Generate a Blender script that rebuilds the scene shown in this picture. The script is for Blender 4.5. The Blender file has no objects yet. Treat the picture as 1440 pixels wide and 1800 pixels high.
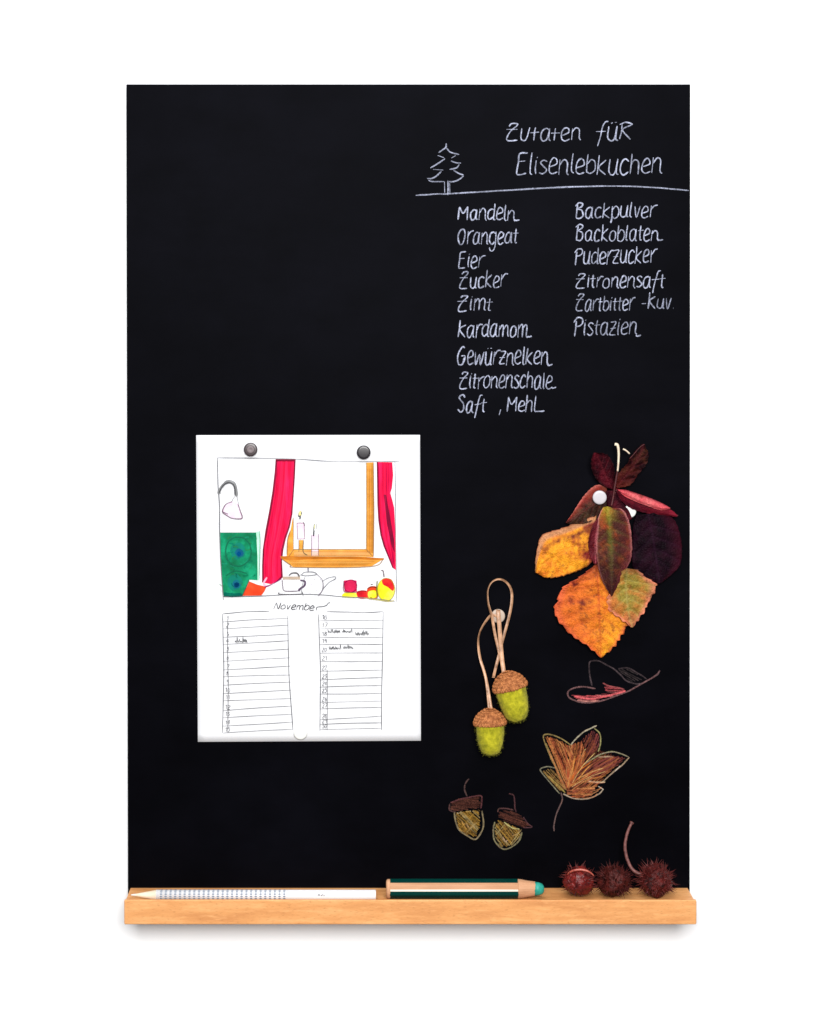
import bpy, bmesh, math, random
from mathutils import Vector, Matrix, noise
random.seed(7)
sc = bpy.context.scene
COL = sc.collection

# ------------------------------------------------------------------ camera
U = 0.0005                     # metres per photograph pixel on the face of the board
D = 3200.0                     # camera distance in those units
PPX, PITCH, CAMY = 640.0, math.radians(0.5), 620.0
CX, CZ = (PPX - 720) * U, (900 - CAMY) * U
PPY = CAMY + D * math.tan(PITCH)
cam = bpy.data.cameras.new('camera'); camo = bpy.data.objects.new('camera', cam); COL.objects.link(camo)
camo.location = (CX, -D * U, CZ)
camo.rotation_euler = (math.pi / 2 - PITCH, 0, 0)
cam.sensor_fit = 'VERTICAL'; cam.sensor_height = 36.0; cam.lens = 36.0 * D / 1800
cam.shift_x = (720 - PPX) / 1800; cam.shift_y = -(900 - PPY) / 1800
cam.clip_start = 0.05; cam.clip_end = 50
sc.camera = camo

# ------------------------------------------------------------------ light
w = bpy.data.worlds.new('World'); sc.world = w; w.use_nodes = True
w.node_tree.nodes['Background'].inputs[0].default_value = (0.90, 0.95, 1.0, 1)
w.node_tree.nodes['Background'].inputs[1].default_value = 0.175
def area(name, loc, target, sx, sy, power, col):
    l = bpy.data.lights.new(name, 'AREA'); l.shape = 'RECTANGLE'; l.size = sx; l.size_y = sy
    l.energy = power; l.color = col
    o = bpy.data.objects.new(name, l); COL.objects.link(o); o.location = loc
    o.rotation_euler = (Vector(target) - Vector(loc)).to_track_quat('-Z', 'Y').to_euler()
    return o
area('key_softbox', (0.05, -2.3, 0.62), (0, 0, -0.48), 1.2, 0.7, 74, (1, 0.99, 0.98))
area('top_softbox', (-0.1, -0.75, 1.45), (0, 0, 0.0), 1.2, 0.4, 19, (0.93, 0.96, 1.0))
sc.view_settings.view_transform = 'Standard'; sc.view_settings.look = 'None'
sc.view_settings.exposure = 0.0; sc.view_settings.gamma = 1.0

# ------------------------------------------------------------------ helpers
def P(px, py, d=0.0):
    """photograph pixel -> point on the plane d units in front of the board face"""
    x = (px - PPX) / D; y = (PPY - py) / D
    c, s = math.cos(PITCH), math.sin(PITCH)
    v = Vector((x, c + y * s, y * c - s))
    k = (D - d) * U / v.y
    return Vector((CX + v.x * k, -D * U + v.y * k, CZ + v.z * k))
def W(x, y, d):
    """real board coordinates (units) -> world"""
    return Vector(((x - 720) * U, -d * U, (900 - y) * U))
def srgb(r, g, b):
    f = lambda c: (c / 255 / 12.92) if c / 255 <= 0.04045 else ((c / 255 + 0.055) / 1.055) ** 2.4
    return (f(r), f(g), f(b))
def mesh_obj(name, verts, faces, mat, parent=None, smooth=False, cols=None, uvs=None):
    me = bpy.data.meshes.new(name); me.from_pydata([tuple(v) for v in verts], [], faces); me.update()
    o = bpy.data.objects.new(name, me); COL.objects.link(o)
    if mat: me.materials.append(mat)
    if smooth: me.polygons.foreach_set('use_smooth', [True] * len(me.polygons))
    if cols is not None:
        a = me.color_attributes.new('Col', 'FLOAT_COLOR', 'POINT')
        flat = []
        for c in cols: flat.extend(c if len(c) == 4 else (*c, 1.0))
        a.data.foreach_set('color', flat)
    if uvs is not None:
        uv = me.uv_layers.new(name='UVMap')
        flat = []
        for lp in me.loops: flat.extend(uvs[lp.vertex_index])
        uv.data.foreach_set('uv', flat)
    if parent: o.parent = parent; o.matrix_parent_inverse = Matrix.Translation(-parent.location)
    return o
def bm_obj(name, bm, mat, parent=None, smooth=False):
    me = bpy.data.meshes.new(name); bm.to_mesh(me); bm.free()
    o = bpy.data.objects.new(name, me); COL.objects.link(o)
    if mat: me.materials.append(mat)
    if smooth: me.polygons.foreach_set('use_smooth', [True] * len(me.polygons))
    if parent: o.parent = parent; o.matrix_parent_inverse = Matrix.Translation(-parent.location)
    return o
def tag(o, label=None, cat=None, group=None, kind=None):
    if label: o['label'] = label
    if cat: o['category'] = cat
    if group: o['group'] = group
    if kind: o['kind'] = kind
    return o
def thing(name, loc, label, cat, group=None):
    o = bpy.data.objects.new(name, None); COL.objects.link(o); o.location = loc; o.empty_display_size = 0.01
    return tag(o, label, cat, group)
def box_bm(lo, hi, bevel=0.0, seg=2):
    bm = bmesh.new(); bmesh.ops.create_cube(bm, size=1)
    for v in bm.verts:
        v.co = Vector((lo[i] + (v.co[i] + 0.5) * (hi[i] - lo[i]) for i in range(3)))
    if bevel: bmesh.ops.bevel(bm, geom=bm.edges[:], offset=bevel, segments=seg, affect='EDGES')
    return bm
def catmull(pts, n=6, closed=False):
    pts = [tuple(p) for p in pts]
    if len(pts) < 3 and not closed: return [Vector(p) for p in pts]
    out = []; m = len(pts)
    rng = range(m) if closed else range(m - 1)
    for i in rng:
        if closed: p0, p1, p2, p3 = (Vector(pts[(i + k) % m]) for k in (-1, 0, 1, 2))
        else:
            p1, p2 = Vector(pts[i]), Vector(pts[i + 1])
            p0 = Vector(pts[i - 1]) if i else p1 * 2 - p2
            p3 = Vector(pts[i + 2]) if i + 2 < m else p2 * 2 - p1
        for k in range(n):
            t = k / n
            out.append(0.5 * ((2 * p1) + (p2 - p0) * t + (2 * p0 - 5 * p1 + 4 * p2 - p3) * t * t + (3 * p1 - p0 - 3 * p2 + p3) * t ** 3))
    if not closed: out.append(Vector(pts[-1]))
    return out

# ------------------------------------------------------------------ materials
class N:
    def __init__(s, name):
        s.m = bpy.data.materials.new(name); s.m.use_nodes = True; s.t = s.m.node_tree
        s.b = s.t.nodes['Principled BSDF']; s.out = s.t.nodes['Material Output']
    def n(s, typ, **kw):
        x = s.t.nodes.new(typ)
        for k, v in kw.items(): setattr(x, k, v)
        return x
    def l(s, a, b): s.t.links.new(a, b)
    def coord(s, scale=(1, 1, 1), kind='Object'):
        tc = s.n('ShaderNodeTexCoord'); mp = s.n('ShaderNodeMapping'); mp.inputs['Scale'].default_value = scale
        s.l(tc.outputs[kind], mp.inputs['Vector']); return mp.outputs[0]
    def noise(s, vec, scale, detail=3, rough=0.55):
        x = s.n('ShaderNodeTexNoise'); x.inputs['Scale'].default_value = scale
        x.inputs['Detail'].default_value = detail; x.inputs['Roughness'].default_value = rough
        s.l(vec, x.inputs['Vector']); return x.outputs['Fac']
    def ramp(s, fac, stops):
        r = s.n('ShaderNodeValToRGB'); e = r.color_ramp.elements
        while len(e) < len(stops): e.new(0.5)
        for i, (p, c) in enumerate(stops): e[i].position = p; e[i].color = (*c, 1)
        s.l(fac, r.inputs[0]); return r.outputs[0]
    def mix(s, fac, a, b, mode='MIX'):
        x = s.n('ShaderNodeMix', data_type='RGBA', blend_type=mode)
        for sock, v in ((x.inputs[0], fac), (x.inputs[6], a), (x.inputs[7], b)):
            if hasattr(v, 'links'): s.l(v, sock)
            elif isinstance(v, (int, float)): sock.default_value = v
            else: sock.default_value = (*v, 1)
        return x.outputs[2]
    def bump(s, h, strength=0.3, dist=0.001):
        x = s.n('ShaderNodeBump'); x.inputs['Strength'].default_value = strength; x.inputs['Distance'].default_value = dist
        s.l(h, x.inputs['Height']); s.l(x.outputs[0], s.b.inputs['Normal'])
    def set(s, color=None, rough=None, spec=None):
        if color is not None:
            if hasattr(color, 'links'): s.l(color, s.b.inputs['Base Color'])
            else: s.b.inputs['Base Color'].default_value = (*color, 1)
        if rough is not None: s.b.inputs['Roughness'].default_value = rough
        if spec is not None: s.b.inputs['Specular IOR Level'].default_value = spec
        return s.m

def noisy(name, c1, c2, scale, rough=0.6, spec=0.3, bump=0.0, bdist=0.0005, stretch=(1, 1, 1), bscale=None, detail=4):
    m = N(name); v = m.coord(stretch)
    f = m.noise(v, scale, detail)
    m.set(m.ramp(f, [(0.32, c1), (0.68, c2)]), rough, spec)
    if bump: m.bump(m.noise(v, bscale or scale, detail), bump, bdist)
    return m.m

m_wall = noisy('white_wall_paint', (0.90, 0.905, 0.91), (0.92, 0.92, 0.925), 6, 0.9, 0.1, 0.05, 0.0005, bscale=400)

# board: matte black slate lacquer with faint wiped chalk film
m = N('blackboard_lacquer'); v = m.coord()
f1 = m.noise(v, 5, 4, 0.6); f2 = m.noise(m.coord((1, 1, 1.6)), 14, 4, 0.6)
fm = m.n('ShaderNodeMath', operation='MULTIPLY'); m.l(f1, fm.inputs[0]); m.l(f2, fm.inputs[1])
c = m.ramp(fm.outputs[0], [(0.15, (0.0009, 0.0008, 0.0013)), (0.42, (0.0021, 0.0020, 0.0034))])
m.set(c, 0.5, 0.022); m.b.inputs['Specular Tint'].default_value = (0.78, 0.82, 1.0, 1); m.bump(m.noise(v, 2200, 2), 0.12, 0.0001); m_board = m.m
m_edge = noisy('board_edge_white', (0.55, 0.56, 0.58), (0.62, 0.63, 0.64), 60, 0.5, 0.3)

# beech wood
def wood(name, stretch, c1, c2, c3, fleck=True, rough=0.5):
    m = N(name); v = m.coord(stretch)
    base = m.noise(v, 18, 6, 0.6)
    col = m.ramp(base, [(0.25, c1), (0.5, c2), (0.75, c3)])
    if fleck:
        st2 = tuple(s * (2.2 if s == max(stretch) else 3.0) for s in stretch)
        fl = m.noise(m.coord(st2), 75, 3, 0.6)
        fr = m.ramp(fl, [(0.56, (0, 0, 0)), (0.66, (1, 1, 1))])
        col = m.mix(m.mix(1.0, fr, (.6,) * 3, 'MULTIPLY'), col, tuple(x * 0.8 for x in c1))
        lt = m.ramp(m.noise(m.coord(tuple(s * 1.7 for s in stretch)), 40, 4, .6), [(0.52, (0, 0, 0)), (0.72, (1, 1, 1))])
        col = m.mix(m.mix(1.0, lt, (.5,) * 3, 'MULTIPLY'), col, tuple(min(1, x * 1.15) for x in c3))
    gr = m.noise(m.coord(tuple(s * 4 for s in stretch)), 30, 3)
    m.set(col, rough, 0.35); m.bump(gr, 0.25, 0.0003)
    return m.m
m_beech = wood('beech_wood', (1, 7, 7), (0.57, 0.23, 0.075), (0.71, 0.32, 0.11), (0.80, 0.42, 0.17))
m_cone = wood('cedar_cone_wood', (1, 6, 6), (0.46, 0.22, 0.11), (0.56, 0.29, 0.155), (0.66, 0.37, 0.21), False, 0.6)
m_palewood = wood('pale_limewood', (1, 6, 6), (0.66, 0.50, 0.34), (0.76, 0.62, 0.46), (0.82, 0.7, 0.55), False, 0.6)

m_paper = noisy('white_paper', (0.735, 0.735, 0.755), (0.77, 0.77, 0.785), 5, 0.75, 0.15, 0.06, 0.0002, bscale=700)
m_ink = noisy('grey_ink', (0.10, 0.10, 0.11), (0.26, 0.26, 0.27), 500, 0.6, 0.2)

def stroke_mat(name, grain, lo, hi, rough=0.95):
    """chalk or ink laid as a broken film: colour from the stroke, grain from noise"""
    m = N(name)
    at = m.n('ShaderNodeAttribute'); at.attribute_name = 'Col'
    g = m.noise(m.coord(), grain, 3, 0.7)
    mr = m.n('ShaderNodeMapRange'); mr.inputs[1].default_value = lo; mr.inputs[2].default_value = hi
    m.l(g, mr.inputs[0])
    mu = m.n('ShaderNodeMath', operation='MULTIPLY'); g2 = m.noise(m.coord(), grain * .22, 3, .6); m2 = m.n('ShaderNodeMapRange'); m2.inputs[1].default_value = .30; m2.inputs[2].default_value = .62
    m2.inputs[3].default_value = .45 if 'chalk' in name else .8; m2.inputs[4].default_value = 1.0; m.l(g2, m2.inputs[0])
    m3 = m.n('ShaderNodeMath', operation='MULTIPLY'); m.l(mr.outputs[0], m3.inputs[0]); m.l(m2.outputs[0], m3.inputs[1])
    m.l(m3.outputs[0], mu.inputs[0]); m.l(at.outputs['Alpha'], mu.inputs[1])
    m.l(mu.outputs[0], m.b.inputs['Alpha'])
    m.set(at.outputs['Color'], rough, 0.05)
    return m.m
m_chalk = stroke_mat('chalk_film', 1500, 0.30, 0.56)
m_pen = stroke_mat('pen_line', 900, 0.05, 0.35)

def wash(name, c1, c2, c3, scale, stretch=(1, 1, 1)):
    m = N(name); v = m.coord(stretch)
    m.set(m.ramp(m.noise(v, scale, 5, 0.6), [(0.25, c1), (0.5, c2), (0.75, c3)]), 0.75, 0.15)
    return m.m
m_red = wash('crimson_watercolour', srgb(190, 0, 48), srgb(228, 8, 66), srgb(250, 36, 100), 60, (3.5, 1, 0.5))
m_redink = wash('dark_crimson_paint', srgb(90, 0, 35), srgb(120, 0, 40), srgb(140, 5, 50), 90)
m_green = wash('green_watercolour', srgb(0, 84, 50), srgb(0, 122, 82), srgb(22, 170, 120), 75)
m_blue = wash('blue_watercolour', srgb(0, 60, 105), srgb(0, 84, 116), srgb(0, 112, 110), 110)
m_mint = wash('mint_watercolour', srgb(150, 215, 180), srgb(180, 230, 200), srgb(200, 240, 220), 80)
m_ochre = wash('ochre_watercolour', srgb(198, 124, 38), srgb(222, 150, 56), srgb(236, 178, 86), 70, (1, 1, 3))
m_ochred = wash('dark_ochre_watercolour', srgb(160, 90, 20), srgb(185, 106, 25), srgb(200, 125, 40), 80)
m_orange = wash('orange_watercolour', srgb(196, 48, 16), srgb(218, 66, 28), srgb(230, 90, 50), 90)
m_pink = wash('pink_watercolour', srgb(218, 190, 212), srgb(232, 208, 226), srgb(240, 222, 236), 90)
m_yellow = wash('yellow_watercolour', srgb(190, 190, 20), srgb(226, 216, 30), srgb(238, 226, 110), 90)
m_apple = wash('red_apple_watercolour', srgb(160, 0, 30), srgb(205, 20, 30), srgb(226, 60, 40), 90)
m_rasp = wash('raspberry_watercolour', srgb(170, 5, 50), srgb(200, 25, 75), srgb(220, 50, 95), 90)

def plastic(name, col, rough=0.3, spec=0.5):
    m = N(name); f = m.noise(m.coord(), 300, 2)
    m.set(m.ramp(f, [(0.3, tuple(c * 0.93 for c in col)), (0.7, col)]), rough, spec); return m.m
m_magblack = plastic('black_magnet_lacquer', (0.016, 0.013, 0.016), 0.3, 0.5)
m_magbrown = plastic('brown_magnet_lacquer', (0.045, 0.03, 0.032), 0.35, 0.6)
m_magreflect = plastic('painted_magnet_reflection', (0.13, 0.095, 0.10), 0.4, 0.5)  # paler colour stands in for the reflection on the magnet's dome
m_magwhite = plastic('white_magnet', (0.80, 0.80, 0.76), 0.35, 0.5)
m_maggrey = plastic('light_grey_magnet', (0.56, 0.53, 0.55), 0.35, 0.5)

# ------------------------------------------------------------------ structure: the wall
mesh_obj('wall', [W(-2600, -2600, -26), W(4000, -2600, -26), W(4000, 4400, -26), W(-2600, 4400, -26)], [(0, 3, 2, 1)], m_wall)
tag(bpy.data.objects['wall'], 'plain smooth white wall behind the blackboard', kind='structure')

# ------------------------------------------------------------------ the blackboard
board = thing('blackboard', W(719, 1563, 0), 'tall black magnetic chalkboard with a beech wood tray along its bottom edge', 'chalkboard')
c = [P(222, 148), P(1213.5, 148), P(1212.5, 1575), P(225, 1575)]
def quad_slab(name, cs, d0, d1, bev, mat, parent, edge=None):
    bm = bmesh.new()
    fr = [bm.verts.new((p.x, -d1 * U, p.z)) for p in cs]; bk = [bm.verts.new((p.x, -d0 * U, p.z)) for p in cs]
    bm.faces.new(fr[::-1]); bm.faces.new(bk)
    for i in range(4): bm.faces.new((fr[i], fr[(i + 1) % 4], bk[(i + 1) % 4], bk[i]))
    bmesh.ops.recalc_face_normals(bm, faces=bm.faces[:])
    bmesh.ops.bevel(bm, geom=bm.edges[:], offset=bev, segments=2, affect='EDGES')
    o = bm_obj(name, bm, mat, parent)
    if edge:
        o.data.materials.append(edge)
        for p in o.data.polygons:
            if abs(p.normal.y) < 0.8: p.material_index = 1
    return o
quad_slab('panel', c, -24, 0, 0.5 * U, m_board, board, m_edge)
# two hidden standoffs that carry the panel on the wall
for x in (330, 1110):
    bm_obj('spacer', box_bm(W(x, 260, -25.8), W(x + 40, 220, -24.1)), m_edge, board)
# tray: profile extruded along X (d, y) with a groove and a raised front lip
SX0, SX1 = 229.0, 1209.8
TRAY = 1563.0
prof = [(-25.6, 1565.5), (0.8, 1565.5), (0.8, TRAY), (80.5, TRAY), (82, 1559), (83.2, 1558), (88.6, 1558), (90, 1559.4), (90, 1598.2), (88.6, 1599.6), (-25.6, 1599.6)]
bm = bmesh.new()
xs = [SX0, SX0 + 0.7, SX0 + 1.6, SX1 - 1.6, SX1 - 0.7, SX1]; ins = [1.6, 0.5, 0, 0, 0.5, 1.6]
cy = 1581; rings = []
for x, k in zip(xs, ins):
    r = []
    for d_, y_ in prof:
        dd = d_ - k if d_ > 60 else d_
        yy = y_ + (k if y_ < cy and d_ > 79 else 0) - (k if y_ > cy else 0)
        r.append(bm.verts.new(W(x, yy, dd)))
    rings.append(r)
n = len(prof)
for a, b in zip(rings, rings[1:]):
    for i in range(n): bm.faces.new((a[i], a[(i + 1) % n], b[(i + 1) % n], b[i]))
bm.faces.new(rings[0]); bm.faces.new(rings[-1][::-1])
bmesh.ops.recalc_face_normals(bm, faces=bm.faces[:])
tag(bm_obj('tray', bm, m_beech, board), 'beech wood pen tray with a low front lip')

# ------------------------------------------------------------------ strokes
class Strokes:
    def __init__(s, d0=0.35, dstep=0.05, cyc=24): s.v = []; s.f = []; s.c = []; s.k = 0; s.d0 = d0; s.ds = dstep; s.cyc = cyc
    def add(s, pts, wd=2.2, col=(0.5, 0.5, 0.55), a=0.8, smooth=5, jit=0.25, taper=True, closed=False, press=0.25):
        pts = catmull([(p[0], p[1]) for p in pts], smooth, closed)
        if closed: pts.append(pts[0])
        if len(pts) < 2: return
        d = s.d0 + (s.k % s.cyc) * s.ds; s.k += 1
        base = len(s.v); seed = s.k * 7.31
        m_ = len(pts)
        for i, p in enumerate(pts):
            t = (pts[min(i + 1, m_ - 1)] - pts[max(i - 1, 0)])
            if t.length < 1e-6: t = Vector((1, 0))
            t.normalize(); nrm = Vector((-t.y, t.x))
            q = noise.noise(Vector((i * 0.35, seed, 0)))
            hw = wd * 0.5 * (1 + 0.35 * q)
            if taper and (i == 0 or i == m_ - 1): hw *= 0.55
            pp = p + nrm * (noise.noise(Vector((i * 0.3, 0, seed))) * jit)
            for sg in (-1, 1):
                e = pp + nrm * (hw * sg); s.v.append(P(e.x, e.y, d))
                al = max(0.05, min(1, a * (1 + press * 2 * noise.noise(Vector((i * 0.22, seed + 3, 1))))))
                s.c.append((*col, al))
        for i in range(m_ - 1):
            b = base + 2 * i; s.f.append((b, b + 1, b + 3, b + 2))
    def build(s, name, mat, parent, label=None):
        if not s.v: return
        o = mesh_obj(name, s.v, s.f, mat, parent, cols=s.c)
        if label: o['label'] = label
        return o

# hand lettering: narrow upright hand; x-height .6, capitals 1
G = {
 'a': (.50, [[(.38,.50),(.24,.60),(.08,.46),(.05,.16),(.16,0),(.30,.10),(.38,.50)],[(.38,.6),(.38,.12),(.47,0)]]),
 'b': (.46, [[(.05,1),(.05,.5),(.05,.05)],[(.05,.4),(.2,.6),(.37,.5),(.38,.15),(.22,0),(.05,.08)]]),
 'c': (.42, [[(.36,.5),(.22,.6),(.07,.45),(.05,.15),(.18,0),(.38,.1)]]),
 'd': (.48, [[(.37,.5),(.22,.58),(.06,.42),(.05,.12),(.18,0),(.36,.14)],[(.38,1),(.38,.5),(.38,.05),(.46,0)]]),
 'e': (.43, [[(.07,.26),(.34,.38),(.32,.56),(.18,.61),(.06,.42),(.06,.12),(.2,0),(.4,.08)]]),
 'f': (.42, [[(.44,1.08),(.32,1.05),(.23,.75),(.17,.2),(.10,-.35)],[(0,.42),(.38,.44)]]),
 'g': (.48, [[(.36,.5),(.22,.6),(.07,.46),(.05,.16),(.18,0),(.34,.12)],[(.38,.6),(.38,-.1),(.3,-.38),(.14,-.36),(.08,-.2)]]),
 'h': (.47, [[(.05,1),(.05,.5),(.05,0)],[(.05,.38),(.18,.58),(.34,.52),(.37,.2),(.37,0)]]),
 'i': (.20, [[(.08,.58),(.07,.2),(.1,0)],[(.08,.78),(.11,.84)]]),
 'k': (.46, [[(.06,1),(.06,.5),(.05,0)],[(.36,.62),(.08,.30),(.40,0)]]),
 'l': (.22, [[(.08,1),(.07,.4),(.08,.08),(.18,0)]]),
 'm': (.66, [[(.05,.6),(.05,0)],[(.05,.4),(.18,.6),(.29,.5),(.30,0)],[(.30,.4),(.43,.6),(.55,.5),(.56,.08),(.64,0)]]),
 'n': (.48, [[(.05,.6),(.05,0)],[(.05,.38),(.2,.6),(.35,.5),(.38,.1),(.46,-.02)]]),
 'N': (.62, [[(.05,.6),(.05,0)],[(.05,.38),(.2,.6),(.33,.5),(.38,.1),(.48,-.03),(.62,0)]]),
 'o': (.46, [[(.22,.6),(.07,.45),(.06,.14),(.2,0),(.36,.14),(.37,.45),(.22,.6)]]),
 'p': (.46, [[(.06,.6),(.06,0),(.05,-.3)],[(.06,.42),(.22,.6),(.38,.45),(.36,.12),(.2,0),(.06,.1)]]),
 'r': (.36, [[(.06,.6),(.07,0)],[(.07,.36),(.16,.52),(.26,.62),(.40,.63)]]),
 'R': (.50, [[(.07,.66),(.08,.3),(.05,0)],[(.0,.62),(.2,.84),(.46,.76),(.42,.56),(.12,.40),(.46,-.02)]]),
 's': (.38, [[(.33,.52),(.18,.6),(.06,.48),(.2,.32),(.33,.16),(.2,0),(.04,.06)]]),
 't': (.32, [[(.14,.85),(.13,.4),(.14,.05),(.24,0)],[(0,.48),(.30,.5)]]),
 'T': (.36, [[(.14,.72),(.13,.4),(.12,0)],[(-.04,.36),(.32,.38)]]),
 'u': (.48, [[(.06,.6),(.06,.15),(.18,0),(.32,.1),(.38,.6)],[(.38,.6),(.38,.08),(.46,0)]]),
 'U': (.48, [[(.06,.62),(.05,.15),(.16,0),(.30,.1),(.38,.66)]]),
 'v': (.42, [[(.05,.6),(.18,.02),(.34,.6)]]),
 'w': (.60, [[(.05,.6),(.14,.02),(.28,.5),(.40,.02),(.54,.6)]]),
 'z': (.42, [[(.04,.58),(.34,.58),(.22,.34),(.05,.03),(.38,.02)],[(.05,.3),(.34,.32)]]),
 'M': (.66, [[(.05,0),(.05,.5),(.07,.95)],[(.07,.9),(.2,.5),(.3,.42),(.42,.6),(.52,.95)],[(.52,.95),(.54,.5),(.55,0)]]),
 'O': (.54, [[(.30,1),(.12,.85),(.05,.4),(.14,.02),(.32,.02),(.44,.35),(.42,.8),(.28,1)]]),
 'E': (.52, [[(.42,1),(.10,.94),(.07,.5),(.06,.04),(.20,.0),(.44,.04)],[(.07,.5),(.36,.52)]]),
 'Z': (.58, [[(.10,.84),(.18,.98),(.42,.98),(.40,.84),(.20,.5),(.04,.16),(.10,.0),(.48,.02)],[(-.02,.54),(.44,.55)]]),
 'K': (.52, [[(.07,1.05),(.06,.5),(.06,0)],[(.42,.78),(.10,.42),(.46,0)]]),
 'G': (.58, [[(.42,.95),(.26,1.02),(.08,.7),(.05,.3),(.16,.02),(.36,.04),(.44,.34)],[(.24,.40),(.46,.42),(.44,.1)]]),
 'S': (.52, [[(.42,.82),(.28,1),(.08,.86),(.14,.62),(.36,.42),(.40,.14),(.22,0),(.02,.16)]]),
 'B': (.52, [[(.08,.9),(.07,.4),(.08,0)],[(-.02,.8),(.16,1),(.36,.92),(.30,.62),(.12,.52),(.36,.42),(.42,.16),(.26,0),(.08,.02)]]),
 'P': (.50, [[(.10,.8),(.08,.4),(.08,-.05)],[(-.03,.72),(.14,.98),(.38,.94),(.44,.7),(.32,.48),(.12,.44)]]),
 '#': (.56, [[(.04,0),(.08,.9)],[(.08,.9),(.42,.02),(.48,1.0)]]),
 'H': (.52, [[(.06,.95),(.05,0)],[(.06,.5),(.4,.55)],[(.42,.95),(.42,0)]]),
 'L': (.40, [[(.08,1),(.08,.1),(.2,0),(.42,.04)]]),
 'ü': (.48, [[(.06,.6),(.06,.15),(.18,0),(.32,.1),(.38,.6)],[(.38,.6),(.38,.08),(.46,0)],[(.12,.86),(.18,.88)],[(.28,.88),(.36,.9)]]),
 ',': (.22, [[(.12,.1),(.10,-.3)]]), '.': (.18, [[(.07,.02),(.11,.04)]]), '-': (.34, [[(.02,.30),(.26,.32)]]),
 ' ': (.34, []), '~': (.26, [[(-.06,.02),(.04,-.02),(.22,.03)]]),
 '1': (.3, [[(.05,.75),(.18,1),(.18,0)]]), '2': (.45, [[(.05,.8),(.2,1),(.36,.8),(.05,0),(.4,0)]]),
 '3': (.45, [[(.05,.95),(.3,.95),(.18,.55),(.36,.3),(.2,0),(.04,.1)]]), '4': (.45, [[(.28,0),(.28,1),(.03,.35),(.42,.35)]]),
 '5': (.45, [[(.38,1),(.1,1),(.08,.6),(.3,.6),(.36,.25),(.2,0),(.04,.08)]]), '6': (.45, [[(.3,1),(.08,.5),(.1,.05),(.34,.1),(.3,.5),(.1,.42)]]),
 '7': (.42, [[(.04,1),(.38,1),(.14,0)]]), '8': (.45, [[(.2,.52),(.06,.78),(.2,1),(.34,.78),(.2,.52),(.05,.25),(.2,0),(.36,.25),(.2,.52)]]),
 '9': (.45, [[(.34,.7),(.18,.5),(.06,.75),(.2,1),(.34,.8),(.3,0)]]), '0': (.45, [[(.2,1),(.05,.6),(.08,.1),(.3,.1),(.36,.6),(.2,1)]]),
 ':': (.18, [[(.07,.1),(.1,.12)],[(.07,.5),(.1,.52)]]),
}
CHALK = (0.50, 0.53, 0.68)
def write(word, x0, x1, y, h, parent, name='chalk_word', mat=None, wd=2.0, col=CHALK, a=0.74, slope=0.0, slant=0.10, d0=0.35, st=None, passes=1, label=None):
    total = sum(G[ch][0] for ch in word) - 0.08
    sx = (x1 - x0) / total
    s = st or Strokes(d0=d0); x = 0.0
    for ch in word:
        wdt, strokes = G[ch]
        jy = random.uniform(-.05, .05); js = random.uniform(.90, 1.08); aj = a * random.uniform(.8, 1.35)
        for stt in strokes:
            for _ in range(passes):
                pts = []
                for (gx, gy) in stt:
                    yy = (gy * 1.18 if gy <= .66 and gy > 0 else gy) * js + jy
                    X = x0 + (x + gx) * sx + yy * h * slant + random.uniform(-.55, .55)
                    pts.append((X, y - yy * h + slope * (X - x0) + random.uniform(-.6, .6) * (1 if h > 20 else .4)))
                s.add(pts, wd * random.uniform(.85, 1.15), col, aj)
        x += wdt
    if st is None: return s.build(name, mat or m_chalk, parent, label)

CD = [  # word, x0, x1, baseline, capital height, alpha
 ('ZUTaTen', 889, 1019, 246.5, 32, .66, 0), ('füR', 1047, 1106, 246, 33, .62, -.02),
 ('Elisenlebkuchen', 906, 1161, 305.5, 37, .68, 0.0),
 ('Mandeln~', 804, 912, 387, 27, .82, 0), ('Orangeat', 803, 908, 430, 30, .66, -.02), ('Eier', 804, 848, 471, 28, .70, 0),
 ('Zucker', 807, 887, 507, 29, .60, -.03), ('Zimt', 804, 863, 546, 28, .62, -.02), ('Kardamom~', 804, 934, 593, 30, .70, -.01),
 ('Gewürznelken~', 802, 970, 641, 32, .68, 0), ('Zitronenschale~', 807, 976, 683, 30, .66, -.005),
 ('Saft', 803, 852, 725, 30, .74, 0), (',', 873, 881, 722, 26, .7, 0), ('MehL~', 890, 955, 723, 28, .74, .01),
 ('Backpulver', 1010, 1150, 383, 28, .68, -.01), ('Backoblaten~', 1011, 1164, 424, 28, .66, -.01),
 ('Puderzucker', 1009, 1150, 465, 31, .66, -.02), ('Zitronensaft', 1012, 1166, 506, 28, .66, -.005),
 ('Zartbitter', 1012, 1112, 546, 28, .58, -.01), ('-Kuv.', 1127, 1184, 543, 27, .48, 0), ('Pistazien~', 1008, 1126, 589, 32, .58, -.005)]
for wrd, x0, x1, yb, h, a, sl in CD:
    write(wrd, x0, x1, yb, h, board, slope=sl, a=min(1, a * 1.3), wd=2.15 if h > 31 else 2.1)

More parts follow.
